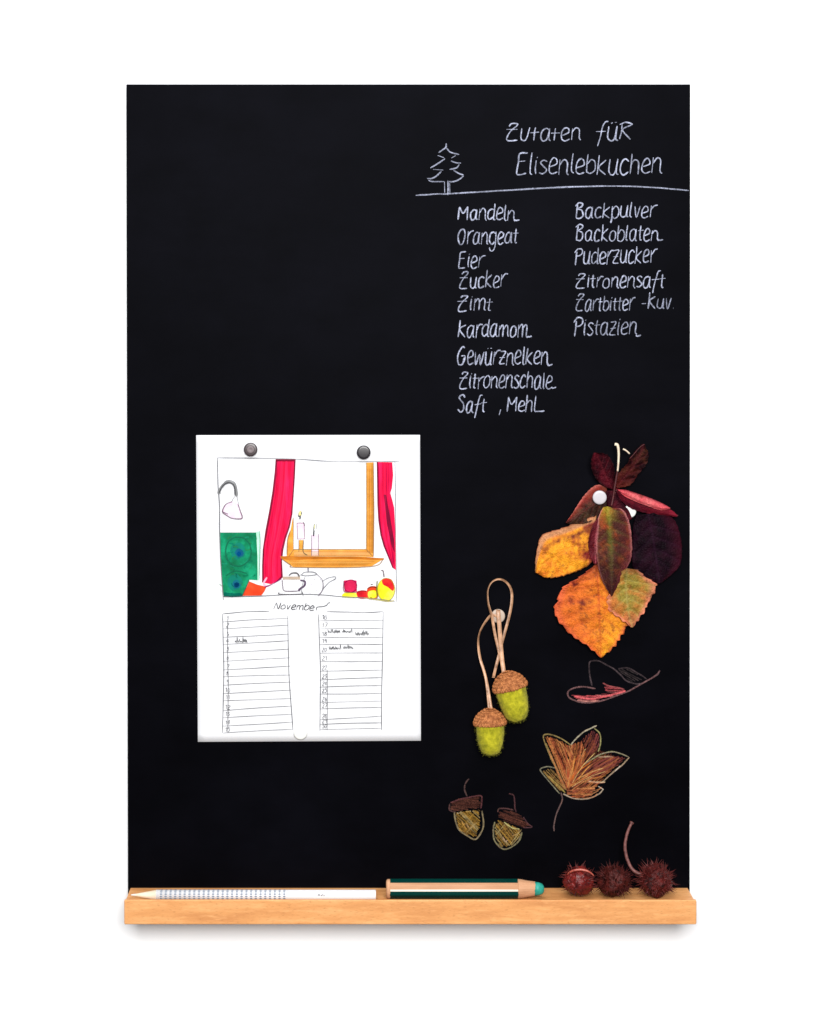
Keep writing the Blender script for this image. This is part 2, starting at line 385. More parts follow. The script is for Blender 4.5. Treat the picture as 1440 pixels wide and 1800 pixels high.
# ground line and fir tree drawing
s = Strokes()
line = [(731,343.5),(760,341.5),(790,340.5),(840,337.5),(880,335),(940,331.5),(1000,328.5),(1060,327.2),(1110,327.4),(1150,329.5),(1185,332.5),(1211,334.5)]
s.add(line, 2.1, CHALK, .72, jit=.5); s.add([(x, y + .7) for x, y in line[2:8]], 1.4, CHALK, .4, jit=.7)
s.build('chalk_line', m_chalk, board)
s = Strokes()
T = lambda pts: [(725 + x / 9, 240 + y / 9) for x, y in pts]
for seg in ([(535,110),(530,170),(470,215),(415,255)], [(400,300),(500,335)], [(515,350),(430,410),(350,460),(285,495)], [(330,520),(490,530)],
            [(460,550),(380,625),(300,665),(235,665)], [(255,690),(320,712),(500,712)], [(540,180),(590,240),(660,265),(740,285)],
            [(690,300),(620,340)], [(610,385),(690,415),(770,420)], [(740,440),(700,495),(590,520)], [(650,535),(730,580),(810,610)],
            [(815,620),(740,680),(660,712),(580,712)], [(508,712),(512,890)], [(562,700),(565,800),(562,925)], [(590,730),(592,905)]):
    s.add(T(seg), 2.2, CHALK, .76, smooth=3)
s.build('chalk_fir_tree', m_chalk, board, 'pale chalk outline of a fir tree')

# coloured chalk drawings --------------------------------------------------
def inpoly(x, y, poly):
    r = False; j = len(poly) - 1
    for i in range(len(poly)):
        xi, yi = poly[i]; xj, yj = poly[j]
        if (yi > y) != (yj > y) and x < (xj - xi) * (y - yi) / (yj - yi) + xi: r = not r
        j = i
    return r
def hatch(s, poly, ang, gap, cols, wd=2.0, a=.6, skip=.05, bend=2.0):
    ca, sa = math.cos(ang), math.sin(ang)
    us = [x * ca + y * sa for x, y in poly]; vs = [-x * sa + y * ca for x, y in poly]
    v = min(vs) + gap * .4
    while v < max(vs):
        run = []; u = min(us)
        ph = random.uniform(0, 6)
        while u < max(us) + 1.5:
            vv = v + math.sin((u - min(us)) * .06 + ph) * bend * .4
            x, y = u * ca - vv * sa, u * sa + vv * ca
            if inpoly(x, y, poly): run.append((x, y))
            else:
                if len(run) > 3 and random.random() > skip:
                    k0 = random.randint(0, 1); r = run[k0::3]
                    if len(r) >= 2: s.add(r, wd * random.uniform(.7, 1.2), random.choice(cols), a * random.uniform(.6, 1.2), smooth=3, jit=.5)
                run = []
            u += 1.5
        if len(run) > 3: s.add(run[::3] + [run[-1]], wd, random.choice(cols), a, smooth=3)
        v += gap * random.uniform(.7, 1.3)
Z3 = lambda pts: [(920 + x / 5.29, 1140 + y / 5.29) for x, y in pts]
GREY = (0.085, 0.06, 0.065); PINK = (0.62, 0.10, 0.11)
s = Strokes()
s.add(Z3([(640,345),(620,260),(612,150),(630,118),(700,115),(770,150),(850,195),(910,250),(960,300),(1050,328),(1110,325)]), 2.4, GREY, .8)
s.add(Z3([(880,190),(970,180),(1040,215),(1100,250),(1150,285)]), 2.2, GREY, .55)
s.add(Z3([(1270,205),(1240,245),(1150,300),(1060,350),(980,395),(900,425),(780,470),(650,500),(540,500),(440,465),(412,420),(440,380),(540,355),(670,372)]), 2.6, (0.26,0.13,0.13), .75)
hatch(s, Z3([(440,430),(560,440),(700,430),(760,400),(740,350),(800,345),(950,385),(980,395),(850,440),(640,490),(520,490)]), .05, 2.2, [PINK, (0.5,.09,.1), (0.7,.2,.2)], 2.0, .65)
s.add(Z3([(470,440),(560,462),(680,462),(820,430),(950,395)]), 3.2, (0.78, 0.14, 0.15), .85)
s.add(Z3([(500,480),(600,492),(700,485)]), 2.6, (0.75, 0.3, 0.25), .8)
s.add(Z3([(740,320),(790,345),(860,360),(940,380)]), 2.4, (0.5, 0.12, 0.12), .7)
s.add(Z3([(1270,200),(1255,235),(1225,260)]), 2.4, GREY, .5)
hatch(s, Z3([(870,190),(980,190),(1130,280),(1100,310),(1000,310),(920,240)]), .5, 3.5, [(0.08,.06,.06)], 1.8, .5)
s.build('chalk_curled_leaf', m_chalk, board, 'grey and red chalk drawing of a curled leaf')

s = Strokes(dstep=.035, cyc=60)
OR = [(0.62,.20,.06), (0.52,.13,.05), (0.66,.26,.09), (0.42,.11,.05)]; DK = [(0.28,.06,.05),(0.2,.05,.05),(0.34,.09,.06)]; YL = [(0.45,.38,.16),(0.5,.42,.2)]
hatch(s, Z3([(200,830),(440,920),(640,790),(700,930),(900,1010),(740,1190),(620,1360),(420,1370),(200,1180),(300,1150)]), 2.2, 3.2, [(0.30,.09,.03),(0.24,.06,.03)], 2.4, .45)
hatch(s, Z3([(200,810),(300,830),(430,900),(470,1000),(470,1200),(430,1330),(380,1330),(320,1180),(250,1000)]), 1.15, 2.0, OR, 2.2, .62)
hatch(s, Z3([(430,900),(540,850),(570,930),(590,1000),(470,1200),(430,1320),(400,1200),(430,1000)]), 1.75, 2.0, OR, 2.2, .62)
hatch(s, Z3([(540,850),(650,745),(705,800),(708,940),(640,1000),(590,990),(560,900)]), 1.9, 2.4, DK, 2.2, .7)
hatch(s, Z3([(430,1320),(470,1180),(600,1050),(700,1010),(850,1000),(900,1010),(860,1090),(720,1240),(600,1330),(470,1380)]), -.6, 2.6, OR + DK, 2.0, .6)
hatch(s, Z3([(650,1010),(850,990),(960,1010),(900,1080),(760,1190),(620,1200)]), -.45, 2.8, DK, 2.2, .6)
hatch(s, Z3([(170,1130),(280,1110),(330,1180),(400,1330),(360,1340),(250,1230)]), .8, 2.6, [(0.42,.25,.07),(0.36,.2,.06)], 2.0, .6)
hatch(s, Z3([(400,1320),(700,1270),(640,1370),(500,1400),(390,1370)]), -.02, 2.4, OR, 2.4, .7)
for seg, col, a in (
    ([(340,1350),(260,1260),(170,1150),(165,1120),(230,1100),(300,1110)], (0.40,.30,.2), .7),
    ([(330,1140),(270,1040),(225,940),(190,830),(200,800),(260,800),(350,840),(440,900)], (0.42,.30,.12), .75),
    ([(440,900),(480,850),(560,780),(620,745),(680,715)], (0.66,.58,.4), .85), ([(660,740),(710,790),(720,880),(695,960)], (0.46,.42,.18), .85),
    ([(560,1080),(640,1030),(720,985),(820,960),(900,975),(980,1010)], (0.50,.38,.22), .8), ([(700,1010),(780,1005),(830,1010)], (0.7,.5,.3), .8),
    ([(985,1010),(920,1080),(850,1140),(780,1200),(730,1250)], (0.56,.44,.3), .8), ([(900,1090),(850,1140)], (0.8,.66,.5), .9),
    ([(600,1230),(700,1245),(760,1240)], (0.85,.55,.3), .9), ([(540,1195),(640,1150),(720,1110)], (0.74,.3,.1), .8),
    ([(470,1260),(560,1240),(650,1250)], (0.72,.36,.15), .7), ([(370,1350),(470,1395),(600,1395),(700,1355),(745,1305)], (0.66,.44,.32), .8),
    ([(350,1340),(360,1400),(345,1450),(310,1540),(285,1640),(285,1700)], (0.24,.15,.13), .75), ([(365,1400),(350,1450)], (0.3,.16,.12), .7),
    ([(210,880),(280,1050),(340,1180),(400,1320)], (0.42,.33,.12), .7), ([(310,850),(400,930),(440,1000)], (0.74,.3,.12), .6),
    ([(700,1280),(745,1310)], (0.7,.6,.5), .9), ([(480,1000),(450,1150),(410,1300)], (0.75,.33,.1), .8), ([(380,900),(410,1080),(400,1300)], (0.5,.1,.05), .6),
    ([(640,920),(560,1050),(470,1200),(410,1330)], (0.5,.14,.06), .6), ([(210,1170),(300,1250),(390,1340)], (0.6,.42,.12), .7)):
    for q_ in range(2): s.add([(x + random.uniform(-.7, .7), y + random.uniform(-.7, .7)) for x, y in Z3(seg)], random.uniform(1.5, 2.5), tuple(c * random.uniform(.7, 1) for c in col), a * .8)
for k in range(46):
    x0_, y0_ = 400 + random.uniform(-30, 60), 1310 + random.uniform(-40, 50); a_ = random.uniform(-2.05, -.45); r0, r1 = random.uniform(20, 200), random.uniform(200, 430)
    pp = [(x0_ + r * math.cos(a_ + (r - 200) * .0006), y0_ + r * math.sin(a_ + (r - 200) * .0006)) for r in (r0, (r0 + r1) / 2, r1)]
    if all(inpoly(x, y, [(200,830),(440,920),(640,770),(710,930),(940,1010),(740,1230),(620,1370),(380,1380),(200,1180),(300,1150)]) for x, y in pp):
        s.add(Z3(pp), random.uniform(1, 2), random.choice([(0.85,.36,.08),(0.72,.18,.03),(0.85,.55,.2),(0.4,.05,.02)]), random.uniform(.4, .8))
for seg in ([(690,1350),(650,1380),(560,1395)], [(620,1330),(700,1310),(730,1290)], [(560,1370),(640,1350),(700,1320)]): s.add(Z3(seg), 1.8, (0.6,.25,.1), .7)
s.build('chalk_maple_leaf', m_chalk, board, 'orange and yellow chalk drawing of a lobed leaf')

Z4 = lambda pts: [(770 + x / 8, 1350 + y / 8) for x, y in pts]
OC = [(0.36,.19,.03),(0.5,.28,.05),(0.25,.13,.03),(0.42,.30,.12)]; RB = [(0.10,.032,.022),(0.13,.045,.03),(0.08,.028,.02)]
s = Strokes(dstep=.04, cyc=50)
hatch(s, Z4([(170,480),(300,430),(600,400),(610,560),(400,590),(240,620),(165,570)]), .1, 2.2, RB, 2.4, .8)
hatch(s, Z4([(240,620),(600,580),(600,850),(540,980),(380,930),(280,850)]), .75, 2.2, OC, 2.3, .66)
hatch(s, Z4([(240,620),(560,600),(560,850),(420,930),(280,850)]), -.8, 4.5, OC, 2.2, .5)
for seg, col, a in (([(440,150),(400,190),(375,260),(380,330),(410,400)], (0.15,.08,.08), .8), ([(165,500),(165,590),(250,620)], (0.2,.1,.1), .7), ([(180,490),(300,440),(440,410),(600,390),(615,480),(600,570)], (0.2,.08,.08), .7),
    ([(230,620),(250,740),(300,870),(420,960),(520,1000),(600,920),(640,800),(620,600)], (0.5,.4,.22), .75), ([(395,610),(465,608)], (0.75,.6,.35), .9), ([(270,630),(290,640)], (0.9,.8,.65), 1),
    ([(400,770),(440,850),(480,810),(520,830)], (0.75,.55,.2), .9), ([(330,740),(360,790),(400,870)], (0.7,.4,.1), .9)):
    for q_ in range(2): s.add([(x + random.uniform(-.5, .5), y + random.uniform(-.5, .5)) for x, y in Z4(seg)], random.uniform(1.5, 2.5), tuple(c * random.uniform(.6, .95) for c in col), a * .72)
s.build('chalk_acorn', m_chalk, board, 'ochre chalk drawing of an acorn, stalk curving right')
s = Strokes(dstep=.04, cyc=50)
hatch(s, Z4([(850,590),(1080,600),(1180,680),(1310,820),(1190,850),(1040,800),(940,750),(850,700)]), .35, 2.2, RB, 2.4, .8)
hatch(s, Z4([(830,730),(940,760),(1180,860),(1150,980),(1030,1100),(900,1120),(810,1000),(790,860)]), .9, 2.3, OC, 2.3, .6)
hatch(s, Z4([(830,730),(940,760),(1180,860),(1150,980),(1030,1100),(900,1120),(810,1000),(790,860)]), -.9, 4.5, [(0.3,.16,.04),(0.45,.34,.14)], 2.2, .5)
for seg, col, a in (([(1000,360),(1060,380),(1075,460),(1080,560),(1100,620)], (0.14,.07,.07), .75), ([(840,620),(860,570),(960,570),(1060,590)], (0.18,.1,.1), .6), ([(1200,690),(1260,780),(1320,830),(1200,840)], (0.15,.08,.08), .7),
    ([(800,760),(780,850),(790,1000),(860,1100),(940,1140),(1040,1110),(1140,1020),(1180,900)], (0.42,.33,.16), .75), ([(930,760),(1000,810),(1060,850),(1150,860)], (0.7,.58,.32), .9),
    ([(910,970),(950,1040),(980,1010)], (0.75,.6,.4), .9), ([(850,1020),(890,1060)], (0.7,.5,.2), .8), ([(1140,860),(1120,920),(1040,960)], (0.55,.4,.2), .8)):
    for q_ in range(2): s.add([(x + random.uniform(-.5, .5), y + random.uniform(-.5, .5)) for x, y in Z4(seg)], random.uniform(1.5, 2.5), tuple(c * random.uniform(.6, .95) for c in col), a * .72)
s.build('chalk_acorn', m_chalk, board, 'ochre chalk drawing of an acorn, tilted cap and stalk curving left')

# ------------------------------------------------------------------ the calendar sheet
PD = 1.6   # paper face, units in front of the board
sheet = thing('calendar_sheet', P(542, 1034, PD), 'white november calendar page with a watercolour window scene, held by round magnets', 'calendar')
nx, ny = 30, 40; vs = []; fs = []
for j in range(ny + 1):
    for i in range(nx + 1):
        u, v = i / nx, j / ny
        px = (345 + 3 * v) * (1 - u) + (738.5 + 1.5 * v) * u; py = (765 + 539 * v) * (1 - u) + (764.5 + 537.5 * v) * u
        ed = max(0, abs(u - .5) * 2 - .86) / .14; eb = max(0, v - .955) / .045
        cu = 1.6 * (ed ** 2) * (v ** 3) + 0.25 * eb ** 2 * abs(u - .47) + 1.0 * max(0, .06 - v) / .06 * abs(u - .5)
        vs.append(P(px, py, PD + cu))
for j in range(ny):
    for i in range(nx):
        a = j * (nx + 1) + i; fs.append((a, a + nx + 1, a + nx + 2, a + 1))
pg = mesh_obj('page', vs, fs, m_paper, sheet, smooth=True)
sm = pg.modifiers.new('thick', 'SOLIDIFY'); sm.thickness = 0.00025; sm.offset = -1
Z5 = lambda pts: [(340 + x / 3.512, 750 + y / 3.512) for x, y in pts]
LAY = [0]
def paint(name, pts, mat, smooth=False, label=None, parent=None, n=4, d=None):
    pts = Z5(pts)
    if smooth: pts = [(p.x, p.y) for p in catmull(pts, n, True)]
    if d is None: LAY[0] += 1; d = PD + .1 + LAY[0] * 0.045
    bm = bmesh.new(); vv = [bm.verts.new(P(x, y, d)) for x, y in pts]; f = bm.faces.new(vv)
    bm.normal_update()
    if f.normal.y > 0: f.normal_flip()
    bmesh.ops.triangulate(bm, faces=[f])
    o = bm_obj(name, bm, mat, parent or sheet)
    if label: o['label'] = label
    return o
def circ(cx, cy, rx, ry, n=20, jit=.06): return [(cx + rx * math.cos(t * 6.2832 / n) * (1 + random.uniform(-jit, jit)), cy + ry * math.sin(t * 6.2832 / n) * (1 + random.uniform(-jit, jit))) for t in range(n)]
cur = paint('painted_curtain', [(508,200),(632,200),(628,300),(620,420),(612,540),(596,620),(572,690),(556,760),(548,830),(553,930),(520,955),(478,972),(425,962),(424,860),(428,760),(445,640),(468,520),(488,400),(502,280)], m_red)
paint('curtain_fold', [(508,200),(632,200),(630,215),(520,215),(516,290),(502,400),(482,520),(460,640),(440,740),(434,860),(436,955),(424,962),(424,860),(428,760),(445,640),(468,520),(488,400),(502,280)], m_redink, parent=cur)
paint('curtain_fold', [(622,205),(632,200),(628,300),(620,420),(612,540),(596,620),(572,690),(556,760),(548,830),(553,930),(520,955),(500,965),(540,925),(538,830),(542,760),(560,690),(584,620),(602,540),(612,420)], m_redink, parent=cur)
cur = paint('painted_curtain', [(1132,218),(1228,220),(1234,300),(1226,380),(1216,410),(1228,450),(1240,500),(1248,640),(1250,885),(1228,870),(1200,800),(1175,740),(1155,670),(1142,580),(1136,480),(1134,340)], m_red)
paint('curtain_fold', [(1175,420),(1190,420),(1215,560),(1240,700),(1244,780),(1225,740),(1195,600)], m_redink, parent=cur)
paint('curtain_fold', [(1132,218),(1142,218),(1144,340),(1146,480),(1152,580),(1165,670),(1185,740),(1210,800),(1240,878),(1228,870),(1200,800),(1175,740),(1155,670),(1142,580),(1136,480),(1134,340)], m_redink, parent=cur)
wf = paint('painted_window_frame', [(1068,222),(1112,220),(1114,500),(1112,806),(600,806),(576,800),(580,700),(600,640),(614,560),(618,600),(618,758),(1068,756),(1070,500)], m_ochre)
paint('sill', [(534,800),(700,800),(1178,812),(1150,832),(1100,862),(860,870),(620,868),(590,850),(565,832)], m_ochre, parent=wf)
paint('sill_dark_line', [(534,800),(700,796),(900,798),(1178,812),(1170,824),(900,816),(700,820),(600,826),(545,816)], m_ochred, parent=wf)  # dark ochre line printed along the top of the sill
paint('candle', [(640,595),(684,595),(686,690),(644,690)], m_pink); paint('candle', [(730,668),(774,668),(772,798),(730,798)], m_pink)
paint('candlestick', [(652,700),(680,700),(678,770),(704,788),(704,796),(632,796),(634,786),(654,772)], m_ochre)
paint('lamp_shade', [(180,525),(196,490),(232,462),(272,474),(290,520),(302,566),(240,562),(205,545)], m_pink)
gp = paint('painted_cloth', [(165,655),(388,655),(396,800),(397,948),(345,945),(325,1000),(302,1046),(188,1048),(176,960),(168,800)], m_green)
paint('cloth_ring', [(x, y) for x, y in circ(275,770,78,88,26,.04)], m_green, parent=gp)
for (cx_, cy_, r1, r2) in ((280,772,48,52),(262,965,46,52)):
    paint('teal_ring', circ(cx_ - 4, cy_ - 4, r1, r2, jit=.1), wash('teal_wash', srgb(0, 100, 84), srgb(0, 116, 96), srgb(0, 126, 112), 120), True, parent=gp, n=2)
    paint('blue_spot', circ(cx_ + 3, cy_ + 8, r1 * .55, r2 * .5, jit=.12), m_blue, True, parent=gp, n=2)
paint('cloth_hem', [(388,648),(412,645),(412,760),(405,945),(397,945),(396,800)], m_mint, parent=gp)
paint('painted_book', [(345,955),(395,975),(452,988),(440,1015),(420,1042),(302,1044),(325,1000)], m_orange)
paint('painted_cup', [(562,948),(655,948),(652,990),(642,1012),(566,1012),(560,980)], m_paper)
paint('cup_rim', [(552,925),(660,925),(660,944),(552,944)], noisy('brown_wash', srgb(170,150,130), srgb(190,170,150), 90))
paint('painted_berry', [(930,950),(970,944),(1008,950),(1010,1018),(970,1024),(934,1018)], m_rasp)
paint('painted_lemon', [(918,1040),(940,1024),(1000,1026),(1014,1042),(1000,1056),(930,1054)], m_yellow, True)
paint('painted_plum', [(1008,1020),(1040,1012),(1072,1016),(1084,1040),(1066,1060),(1020,1058)], m_apple, True)
paint('painted_apricot', [(1074,1000),(1110,984),(1136,996),(1140,1050),(1106,1066),(1074,1056)], m_orange, True)
paint('painted_pear', [(1082,1018),(1124,1012),(1130,1050),(1100,1060),(1080,1050)], m_yellow, True)
ap = paint('painted_apple', circ(1190,1006,54,70,20,.03), m_yellow, True, n=2)
paint('red_cheek', [(1165,948),(1190,936),(1225,945),(1240,985),(1232,1014),(1200,990),(1172,975)], m_apple, True, parent=ap)
INKD = PD + 2.9
INK = (0.16, 0.16, 0.17)
s = Strokes(d0=INKD, dstep=.03, cyc=30)
def ink(pts, wd=1.0, col=INK, a=.65, **k): s.add(Z5(pts), wd * 1.3 + .15, col, min(1, a * 1.25), jit=.15, **k)
ink([(148,192),(400,194),(640,200),(850,214),(1100,215),(1270,215)], 1.1, a=.6)
ink([(148,192),(152,350),(162,500),(162,650),(170,850),(185,1070)], 1.2, a=.7)
ink([(185,1050),(400,1046),(650,1034),(820,1040),(900,1048),(1100,1060),(1245,1078)], 1.2, a=.7)
ink([(1245,215),(1248,400),(1250,700),(1256,1080)], 1.1, a=.5)
DG = (0.07, 0.07, 0.075)
ink([(158,415),(160,395),(176,370),(205,342),(235,338),(258,365),(268,430)], 3.6, (0.2,.2,.2), .8)
ink([(160,408),(180,368),(210,348),(236,350),(254,375),(258,425)], 1.8, DG, .8)
ink([(270,430),(278,475)], 1.3); ink([(255,430),(238,460)], 1.3)
ink([(240,462),(200,480),(180,525),(210,550),(240,566),(300,566),(290,520),(275,476)], 1.5, (0.18,.11,.15), .7, closed=False)
ink([(180,525),(215,540)], 2.2, (0.1,.07,.09), .7)
ink([(165,654),(388,654)], 1.2, (0.05,.2,.12), .8); ink([(410,645),(412,750),(405,945)], 1.2, (0.2,.35,.28), .7)
ink(circ(278,770,80,90,24,.02), 1.6, (0.01,.13,.07), .6, closed=True); ink(circ(282,784,8,8,8,.1), 2.4, (0.0,.06,.2), .8, closed=True); ink(circ(268,975,8,8,8,.1), 3.0, (0.0,.03,.1), .8, closed=True); ink([(188,1030),(240,1040),(300,1036)], 5, (0,.10,.08), .6)
ink([(188,1046),(302,1044)], 2.2, (0.01,.08,.07), .8); ink([(302,1044),(345,948)], 1.6, (0.05,.06,.05), .8)
ink([(200,920),(260,890),(330,905)], 1.6, (0.01,.13,.07), .6)
ink([(618,560),(618,757),(1068,757),(1068,222)], 1.3, (0.28,.2,.08), .7, smooth=1); ink([(1112,222),(1114,500),(1112,800)], 1.2, (0.3,.14,.05), .8)
ink([(618,760),(590,800)], 1.3, (0.3,.14,.05), .8); ink([(1070,760),(1108,800)], 1.3, (0.3,.14,.05), .8)
ink([(600,640),(582,700),(578,790)], 1.2, (0.3,.14,.05), .7)
ink([(540,812),(600,852),(640,868),(1090,864),(1178,815)], 1.2, (0.3,.16,.05), .6)
ink([(652,530),(648,552),(662,548),(668,532),(660,520)], 1.2, (0.1,.1,.08), .7); ink([(660,548),(658,570)], 2.6, DG, .8)
ink([(640,594),(684,594),(686,640),(688,692),(644,694),(640,594)], 1.2, (0.25,.12,.16), .7, smooth=1); ink([(680,590),(688,612)], 2.2, (0.1,.05,.07), .8)
ink([(652,700),(652,772)], 1.1, (0.2,.13,.06), .8); ink([(680,700),(678,770),(705,795)], 1.1, (0.2,.13,.06), .8)
ink([(730,670),(730,796)], 1.2, (0.2,.14,.18), .7); ink([(774,660),(772,796)], 1.2, (0.2,.14,.18), .7)
ink([(748,600),(742,640)], 2.4, (0.25,.26,.22), .7); ink([(745,640),(742,675)], 3.0, DG, .8); ink([(760,600),(762,630)], 1.4, (0.3,.3,.26), .6)
ink([(590,920),(608,905),(640,905),(655,925)], 1.8, (0.1,.09,.09), .7)
ink([(548,945),(552,985),(566,1014),(650,1014)], 1.2, (0.2,.16,.19), .7); ink([(660,948),(688,955),(686,980),(660,1000),(650,1014)], 2.6, (0.07,.03,.08), .8)
ink([(530,1022),(536,1034),(664,1034),(670,1018)], 1.3, (0.1,.09,.1), .7)
ink([(668,912),(690,898),(740,898),(760,912),(700,920),(660,914)], 1.2, a=.7); ink([(708,868),(709,892)], 2.4, (0.08,.06,.12), .8)
ink([(690,925),(668,1000),(680,1045)], 1.0, a=.5); ink([(760,908),(795,945),(800,1000),(772,1046)], 1.3, (0.15,.12,.15), .65)
ink([(795,955),(830,935),(872,926),(878,938),(840,960),(815,985),(795,1010)], 1.2, a=.6)
for _ in range(60):
    x, y = random.uniform(690, 785), random.uniform(930, 1035); ink([(x, y), (x + 4, y + 2)], 1.0, (0.35,.25,.38), .4)
ink([(1160,886),(1172,892),(1178,928)], 1.8, (0.15,.11,.12), .7); ink([(1095,975),(1108,972)], 2.0, (0.12,.08,.06), .8)
ink([(1135,950),(1132,1000),(1136,1058)], 1.6, (0.14,.16,.02), .7); ink([(930,950),(932,1018),(1008,1022)], 1.4, (0.2,.02,.06), .6); ink([(1090,1058),(1104,1058)], 2.6, (0.03,.02,.01), .9)
ink([(455,930),(435,965),(448,985)], 2.2, (0.8,.4,.55), .8); ink([(440,990),(480,975),(545,938)], 1.6, (0.25,.0,.1), .7)
ink(circ(1190,1006,54,70,20,.02), 1.0, (0.35,.3,.02), .5, closed=True); ink(circ(970,984,40,38,14,.04), 1.0, (0.25,.0,.06), .6, closed=True)
ink([(1074,1000),(1100,988),(1134,994)], 1.8, (0.2,.03,.01), .7); ink([(1010,1022),(1040,1012),(1070,1016)], 1.4, (0.3,.02,.02), .7)
ink([(660,522),(656,540),(664,548)], 2.6, (0.85,.7,.25), .8); ink([(750,606),(748,628)], 2.6, (0.75,.72,.35), .7)
ink([(1055,1056),(1200,1078),(1240,1072)], 1.2, (0.5,.42,.1), .6)
s.build('pen_outlines', m_pen, sheet)
# folds and streaks over the curtains
s = Strokes(d0=INKD - .25, dstep=.02, cyc=10)
for k in range(12):
    t = (k + .5) / 12
    pts = [(512 + 112 * t, 215), (490 + 120 * t + 4, 420), (455 + 130 * t, 640), (435 + 108 * t, 800), (432 + 110 * t, 925)]
    s.add(Z5(pts), random.uniform(1, 2.6), random.choice([(0.5,0,.05), (0.95,.02,.13), (0.95,.05,.17), (0.6,0,.06)]), random.uniform(.1, .35))
for k in range(7):
    t = (k + .5) / 7
    s.add(Z5([(1136 + 88 * t, 225), (1140 + 84 * t, 400), (1150 + 86 * t, 600), (1190 + 54 * t, 760), (1225 + 20 * t, 850)]), random.uniform(1, 2.2), random.choice([(0.4,0,.05), (0.9,.03,.14), (0.3,0,.05)]), random.uniform(.15, .5))
for k in range(10):
    t_ = (k + .5) / 10; x = 1070 + 40 * t_
    s.add(Z5([(x, 228), (x + random.uniform(-2, 2), 500), (x, 780)]), random.uniform(.8, 2), random.choice([(0.45,.18,.02), (0.8,.42,.12), (0.6,.28,.04)]), random.uniform(.2, .5))
for k in range(9):
    y = 764 + 36 * (k + .5) / 9
    s.add(Z5([(620, y), (800, y + 1), (1090, y + 2)]), random.uniform(.8, 2), random.choice([(0.5,.2,.03), (0.85,.55,.25), (0.65,.32,.06)]), random.uniform(.2, .5))
for k in range(9):
    y = 824 + 36 * (k + .5) / 9
    s.add(Z5([(590 + 3 * k, y), (800, y), (1130 - 8 * k, y)]), random.uniform(.8, 2.2), random.choice([(0.5,.2,.03), (0.88,.5,.15), (0.65,.32,.06)]), random.uniform(.2, .5))
for k in range(46):
    x, y, a_ = random.uniform(185, 370), random.uniform(680, 1020), random.uniform(0, 6.28)
    if y > 930 and x > 290: continue
    q_ = [(x + 24 * math.cos(a_ + b_), y + 20 * math.sin(a_ + b_)) for b_ in (0, .5, 1.0, 1.5)]
    s.add(Z5(q_), random.uniform(1.2, 3), random.choice([(0,.10,.06), (0.02,.36,.22), (0,.16,.12), (0.03,.22,.05)]), random.uniform(.15, .45))
tag(s.build('brush_streaks', m_pen, sheet), kind='stuff')
# date tables
Z6 = lambda pts: [(340 + x / 3.512, 1040 + y / 3.512) for x, y in pts]
def table(topl, left, mid, right, ls, rs, x0, x1, first, words):
    s = Strokes(d0=PD + .2, dstep=.03, cyc=30)
    s.add(Z6(topl), 1.5, INK, .85, jit=.3)
    for q, al in ((left, .6), (mid, .4), (right, .7)): s.add(Z6(q), 1.7, (0.18,.18,.19), al + .15, jit=.25)
    for k, (a, b) in enumerate(zip(ls, rs)):
        xr = right[0][0] + (right[-1][0] - right[0][0]) * (b - right[0][1]) / max(1, right[-1][1] - right[0][1])
        s.add(Z6([(x0, a), (x0 * .5 + xr * .5, (a + b) / 2 - random.uniform(-2, 3)), (xr, b)]), 1.4, INK, random.uniform(.6, .85), jit=.3)
    o = s.build('date_table', m_pen, sheet)
    t = Strokes(d0=PD + 1.2, dstep=.02, cyc=30)
    for k, a in enumerate(ls):
        n_ = str(first + k); yb = a - 9; xa, xb = (Z6([(x0 + 14, yb)])[0][0], Z6([(x0 + (26 if len(n_) == 1 else 42), yb)])[0][0])
        if len(n_) == 1: xa += 2.2; xb += 2.5
        write(n_, xa, xb, 1040 + yb / 3.512, 7.2, None, st=t, wd=1.1, col=(0.10,.10,.11), a=.75)
    t.build('date_numerals', m_pen, sheet)
    t = Strokes(d0=PD + 1.2, dstep=.02, cyc=30)
    for (xa, xb, yy, h) in words:      # tiny illegible handwriting
        pts = []; x = xa
        while x < xb:
            pts.append((x, yy - random.uniform(.2, 1) * h * (1.6 if random.random() < .2 else 1))); x += 4.0
            pts.append((x, yy + random.uniform(-.1, .15) * h)); x += 3.2
        t.add(Z6(pts), .95, (0.08,.08,.085), .8, smooth=3, jit=.1)
    t.build('handwritten_note', m_pen, sheet)
table([(180,138),(280,128),(370,122),(470,122)], [(180,138),(184,300),(188,500),(184,700),(180,872)], [(212,170),(212,400),(216,600),(212,868)],
      [(583,150),(586,330),(590,500),(602,680),(615,852)],
      [187,230,282,325,377,430,483,525,578,630,674,735,778,830,873], [165,208,262,302,355,408,460,515,558,608,660,706,757,805,850],
      182, 600, 1, [(256,332,314,26)])
table([(825,124),(950,126),(1060,130),(1172,124)], [(772,140),(778,300),(785,500),(783,700),(782,862)], [(826,480),(828,600),(826,856)],
      [(1172,124),(1168,400),(1162,640),(1162,855)],
      [180,230,282,326,380,432,492,545,590,632,685,724,790,820,852], [178,229,283,325,378,430,484,531,580,628,675,715,768,810,843],
      780, 1162, 16, [(830,905,254,24),(920,978,252,26),(1000,1086,268,34),(836,912,356,22),(926,988,352,22)])
# month name in a flowing hand
s = Strokes(d0=PD + 1.0, dstep=.02, cyc=30)
write('#ovembe', *(Z6([(494, 0)])[0][0], Z6([(738, 0)])[0][0]), 1040 + 106 / 3.512, 11.5, None, st=s, wd=1.6, col=(0.03,.03,.035), a=.95, slope=.045, slant=.32)
s.add(Z6([(758, 116),(762, 98),(775, 94),(800, 92),(822, 84),(834, 70),(846, 68)]), 1.5, (0.04,.04,.045), .9, jit=.15, smooth=4)
s.build('month_name', m_pen, sheet, 'the month name November in flowing pen script')

